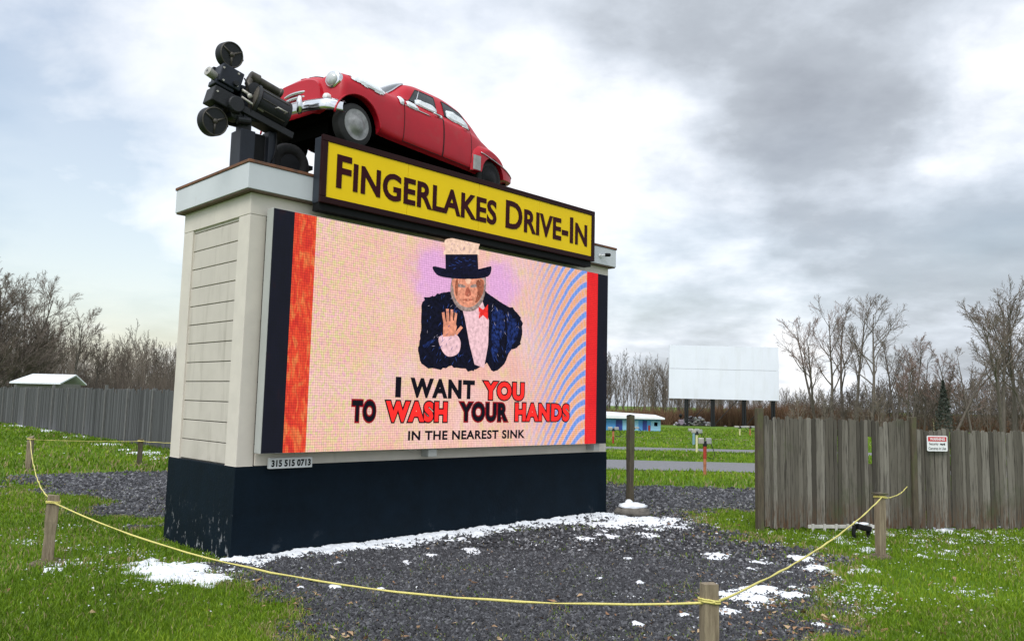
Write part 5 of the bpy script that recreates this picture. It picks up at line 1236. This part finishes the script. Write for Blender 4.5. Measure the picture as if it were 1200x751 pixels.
SN = np.array([(*G(a, b)[:2], r * np.linalg.norm(G(a, b)) / FPX, w) for a, b, r, w in SNOW]); SN[:, 2] *= 1.25
def snow_field(x, y):
    """amount of snow, >0 where it lies"""
    x = np.asarray(x, float); y = np.asarray(y, float); w = np.zeros(x.shape)
    for (sx, sy, r, k) in SN:
        dist = math.hypot(sx, sy); ux, uy = sx / dist, sy / dist; el = min(3.5, max(1.2, dist / 4.5))      # patches seen flat: longer in depth
        dx, dy = x - sx, y - sy; al = dx * ux + dy * uy; ac = -dx * uy + dy * ux
        w = np.maximum(w, k * np.exp(-(ac / r) ** 2 - (al / (r * el * .55)) ** 2))
    s, t = st(x, y); dfr = -t; ins = sstep(-.25, .1, s) * sstep(TW + .5, TW - .1, s)
    strip = (1.18 - np.clip(dfr, -.2, 9) / (.42 + .42 * fbm(s * 1.6, s * 0, 77))) * ins
    w = np.maximum(w, np.where(dfr > -.05, np.clip(strip, 0, 1.2), 0)); w = np.maximum(w, np.where(dfr > 0, (.50 - .27 * dfr) * ins * (.55 + .45 * sstep(2.0, 5.5, s)), 0))
    nn = .62 * fbm(x * 5.0, y * 5.0, 21, 3) + .38 * fbm(x * 24, y * 24, 23, 3); return w - (1.75 * nn - .36)
fs = math.atan2(fd[1], fd[0])
def snow_mesh(x0, x1, y0, y1, step, zoff=.0):
    gx = np.arange(x0, x1, step); gy = np.arange(y0, y1, step); X, Y = np.meshgrid(gx, gy, indexing='ij'); A_ = snow_field(X, Y)
    s, t = st(X, Y); A_ = np.where((s > -.0) & (s < TW) & (t > 0.0) & (t < TD), -1, A_)
    keep = (A_[:-1, :-1] > 0) | (A_[1:, :-1] > 0) | (A_[1:, 1:] > 0) | (A_[:-1, 1:] > 0); idx = np.arange(X.size).reshape(X.shape)
    hgt = .008 + .055 * np.clip(A_, 0, .8) * (.7 + .6 * fbm(X * 16, Y * 16, 31, 3)); hgt = np.where(A_ > 0, hgt, -.012)
    f = np.stack([idx[:-1, :-1][keep], idx[1:, :-1][keep], idx[1:, 1:][keep], idx[:-1, 1:][keep]], 1)
    V = np.stack([X, Y, ground_z(X, Y) + hgt + zoff], -1).reshape(-1, 3); used = np.unique(f); mp = np.zeros(len(V), int); mp[used] = np.arange(len(used)); return V[used], mp[f]
parts = [snow_mesh(-5.6, 6.0, 4.4, 13.6, .018), snow_mesh(6.0, 12, 9, 13.6, .035), snow_mesh(-34, -8, 20, 46, .10)]
Vs, Fs, off = [], [], 0
for V, F in parts: Vs.append(V); Fs.append(F + off); off += len(V)
tag(raw_mesh('snow_patches', np.concatenate(Vs), [np.concatenate(Fs)], snowm, smooth=True), 'patches of melting snow along the tower foot and over the lawn', 'snow', kind='stuff')

def scatter(n, r0, r1, a0=-.80, a1=.80, p=1.0):
    """points in a wedge before the camera, denser near: uniform in distance**p"""
    u = RNG.random(n); r = (r0 ** p + (r1 ** p - r0 ** p) * u) ** (1 / p); a = RNG.uniform(a0, a1, n); return r * np.sin(a), r * np.cos(a), r
def in_tower(x, y):
    s, t = st(x, y); return (s > -.02) & (s < TW + .02) & (t > -.02) & (t < TD + .02)
def blades(n, r0, r1, h0, h1, w0, p=1.0):
    x, y, r = scatter(n, r0, r1, p=p); gmk = gravel_mask(x, y)
    edge = np.exp(-np.clip(gmk, 0, 9) / .35) * .22 + .012
    tuft = (fbm(x * 2.2, y * 2.2, 51, 3) > .66) | ((fbm(x * 2.6, y * 2.6, 57, 3) > .52) & (y < 6.1 + .4 * np.sin(x * 3)))
    prob = np.where(gmk < 0, .85 + .3 * (fbm(x * .8, y * .8, 55) - .5), edge + (.14 + .22 * (y < 6.2)) * tuft)
    prob *= 1 - .93 * ((np.hypot(x + 4.35, (y - 6.05) * .8) < .33) | (np.hypot(x + 4.7, (y - 5.9) * .8) < .42))
    sf_ = snow_field(x, y); prob = np.where(sf_ > .04, prob * .12, prob)
    roadm = (x > -1) & (((y > y1a - .1) & (y < y1b + .1)) | ((y > y2a) & (y < y2b))); prob = np.where(roadm, 0, prob)
    k = (RNG.random(n) < prob) & ~in_tower(x, y); x, y, r, gmk = x[k], y[k], r[k], gmk[k]; m = len(x); z = ground_z(x, y)
    clump = fbm(x * 1.3, y * 1.3, 61, 3); hh = RNG.uniform(h0, h1, m) * (.55 + .9 * clump) * np.where(gmk > -.15, .65, 1)
    w = w0 * RNG.uniform(.7, 1.3, m) * (.6 + .4 * r / r0) * .5; a = RNG.random(m) * 6.28; b = RNG.random(m) * 6.28; l = hh * RNG.uniform(.15, .85, m)
    ca, sa, cb, sb_ = np.cos(a) * w, np.sin(a) * w, np.cos(b) * l, np.sin(b) * l
    V = np.zeros((m, 5, 3)); V[:, 0] = np.stack([x - ca, y - sa, z - .01], 1); V[:, 1] = np.stack([x + ca, y + sa, z - .01], 1)
    V[:, 2] = np.stack([x + ca * .8 + cb * .3, y + sa * .8 + sb_ * .3, z + hh * .6], 1); V[:, 3] = np.stack([x - ca * .8 + cb * .3, y - sa * .8 + sb_ * .3, z + hh * .6], 1); V[:, 4] = np.stack([x + cb, y + sb_, z + hh], 1)
    tnt = np.clip(.30 + .30 * (fbm(x * .5, y * .5, 71) - .5) * 2 + RNG.normal(0, .14, m) + .16 * (RNG.random(m) < .15), 0, .80)
    dead = RNG.random(m) < np.where(gmk > -.35, .35, .02 + .10 * (fbm(x * .7, y * .7, 81) > .62) + .16 * np.exp(-np.hypot(x + 9, (y - 22) * .5) / 5)); tnt = np.where(dead, RNG.uniform(.84, 1, m), tnt)
    i = (np.arange(m) * 5)[:, None]; return V.reshape(-1, 3), i + np.array([[0, 1, 2, 3]]), i + np.array([[3, 2, 4]]), np.repeat(tnt, 5)
acc = [blades(260000, 3.6, 9, .025, .068, .0055, 1.3), blades(210000, 9, 18, .035, .072, .011, 1.2), blades(120000, 18, 46, .06, .13, .030, 1.2), blades(90000, 46, 130, .07, .16, .075, 1.2)]
Vs, F4, F3, Ts, off = [], [], [], [], 0
for V, a, b, t in acc: Vs.append(V); F4.append(a + off); F3.append(b + off); Ts.append(t); off += len(V)
tag(raw_mesh('grass', np.concatenate(Vs), [np.concatenate(F4), np.concatenate(F3)], grassm, attr=np.concatenate(Ts)), 'short green lawn grass around the gravel pad', 'grass', kind='stuff')
def rocks(n, r0, r1, s0, s1, p, tmul, cond):
    x, y, r = scatter(n, r0, r1, p=p); k = cond(x, y) & ~in_tower(x, y); x, y, r = x[k], y[k], r[k]; m = len(x); sz = RNG.uniform(s0, s1, m) * (.5 + .5 * r / r0)
    O = np.array([(1, 0, 0), (0, 1, 0), (-1, 0, 0), (0, -1, 0), (0, 0, .8), (0, 0, -.8)], float); V = O[None] * RNG.uniform(.55, 1.25, (m, 6, 1)) + RNG.normal(0, .18, (m, 6, 3))
    a = RNG.random(m) * 6.28; R = np.zeros((m, 3, 3)); R[:, 0, 0] = np.cos(a); R[:, 0, 1] = -np.sin(a); R[:, 1, 0] = np.sin(a); R[:, 1, 1] = np.cos(a); R[:, 2, 2] = 1
    V = np.einsum('nij,nkj->nki', R, V) * sz[:, None, None] + np.stack([x, y, ground_z(x, y) + sz * .25 + .004], 1)[:, None]
    F = np.array([(0, 1, 4), (1, 2, 4), (2, 3, 4), (3, 0, 4), (1, 0, 5), (2, 1, 5), (3, 2, 5), (0, 3, 5)]); return V.reshape(-1, 3), (np.arange(m) * 6)[:, None, None] + F[None], np.repeat(np.clip(RNG.beta(1.6, 2.4, m) * tmul, 0, 1), 6)
acc = [rocks(200000, 4.2, 10, .0075, .0175, 1.5, 1.0, lambda x, y: (sdf_poly(x, y, PAD) > -.6) & (gravel_mask(x, y) > -.06 + .3 * (RNG.random(len(x)) - .7))),
       rocks(110000, 9, 24, .016, .030, 1.3, 1.25, lambda x, y: gravel_mask(x, y) > -.06 + .2 * (RNG.random(len(x)) - .7))]
Vs, Fs, Ts, off = [], [], [], 0
for V, F, t in acc: Vs.append(V); Fs.append(F.reshape(-1, 3) + off); Ts.append(t); off += len(V)
tag(raw_mesh('gravel_stones', np.concatenate(Vs), [np.concatenate(Fs)], stonem, attr=np.concatenate(Ts)), 'loose dark crushed stone covering the pad and the drive', 'gravel', kind='stuff')
x, y, r = scatter(14000, 4.2, 14, p=1.2); g_ = gravel_mask(x, y); k = (RNG.random(len(x)) < np.exp(-(g_ / .35) ** 2) * .5 * sstep(-3.2, -1.5, x) + .02 + .55 * np.exp(-np.hypot(x - 2.3, (y - 6.9) * .8) / .8) + .3 * np.exp(-np.hypot(x - 1.5, y - 5.6) / .8)) & ~in_tower(x, y); x, y, r = x[k], y[k], r[k]; m = len(x)
sz = RNG.uniform(.010, .028, m); V = np.stack([x, y, np.full(m, .025)], 1)[:, None] + RNG.normal(0, 1, (m, 4, 3)) * np.stack([sz, sz, sz * .5], 1)[:, None]
tag(raw_mesh('dead_leaves', V.reshape(-1, 3), [np.arange(4 * m).reshape(-1, 4)], leafm, attr=np.repeat(RNG.random(m), 4)), 'scattered brown dead leaves along the gravel edge', 'leaves', kind='stuff')
# snow crumbs caught in the right-hand grass
x, y, r = scatter(260000, 4.2, 14, a0=-.8, a1=.8, p=1.3); g_ = gravel_mask(x, y); fx = np.zeros(len(x))
for (sx, sy, rr, kk) in SN: fx = np.maximum(fx, np.exp(-((x - sx) ** 2 + (y - sy) ** 2) / (2 * (rr * 1.7) ** 2)))
k = (RNG.random(len(x)) < np.where(g_ > .1, .25, 1) * (.20 * fx ** 1.5 + .007 * (x > 2) * (fbm(x * 1.1, y * 1.1, 91) > .56)) * (fbm(x * 3.2, y * 3.2, 95) > .50)) & ~in_tower(x, y); x, y = x[k], y[k]; m = len(x)
O = np.array([(1, 0, 0), (0, 1, 0), (-1, 0, 0), (0, -1, 0), (0, 0, .5), (0, 0, -.5)], float); sz = RNG.uniform(.004, .013, m)
V = (O[None] + RNG.normal(0, .38, (m, 6, 3))) * sz[:, None, None] + np.stack([x, y, RNG.uniform(.012, .045, m)], 1)[:, None]
F = np.array([(0, 1, 4), (1, 2, 4), (2, 3, 4), (3, 0, 4), (1, 0, 5), (2, 1, 5), (3, 2, 5), (0, 3, 5)])
tag(raw_mesh('snow_crumbs', V.reshape(-1, 3), [((np.arange(m) * 6)[:, None, None] + F[None]).reshape(-1, 3)], snowm, smooth=True), 'crumbs of snow caught in the grass of the right lawn', 'snow', kind='stuff')
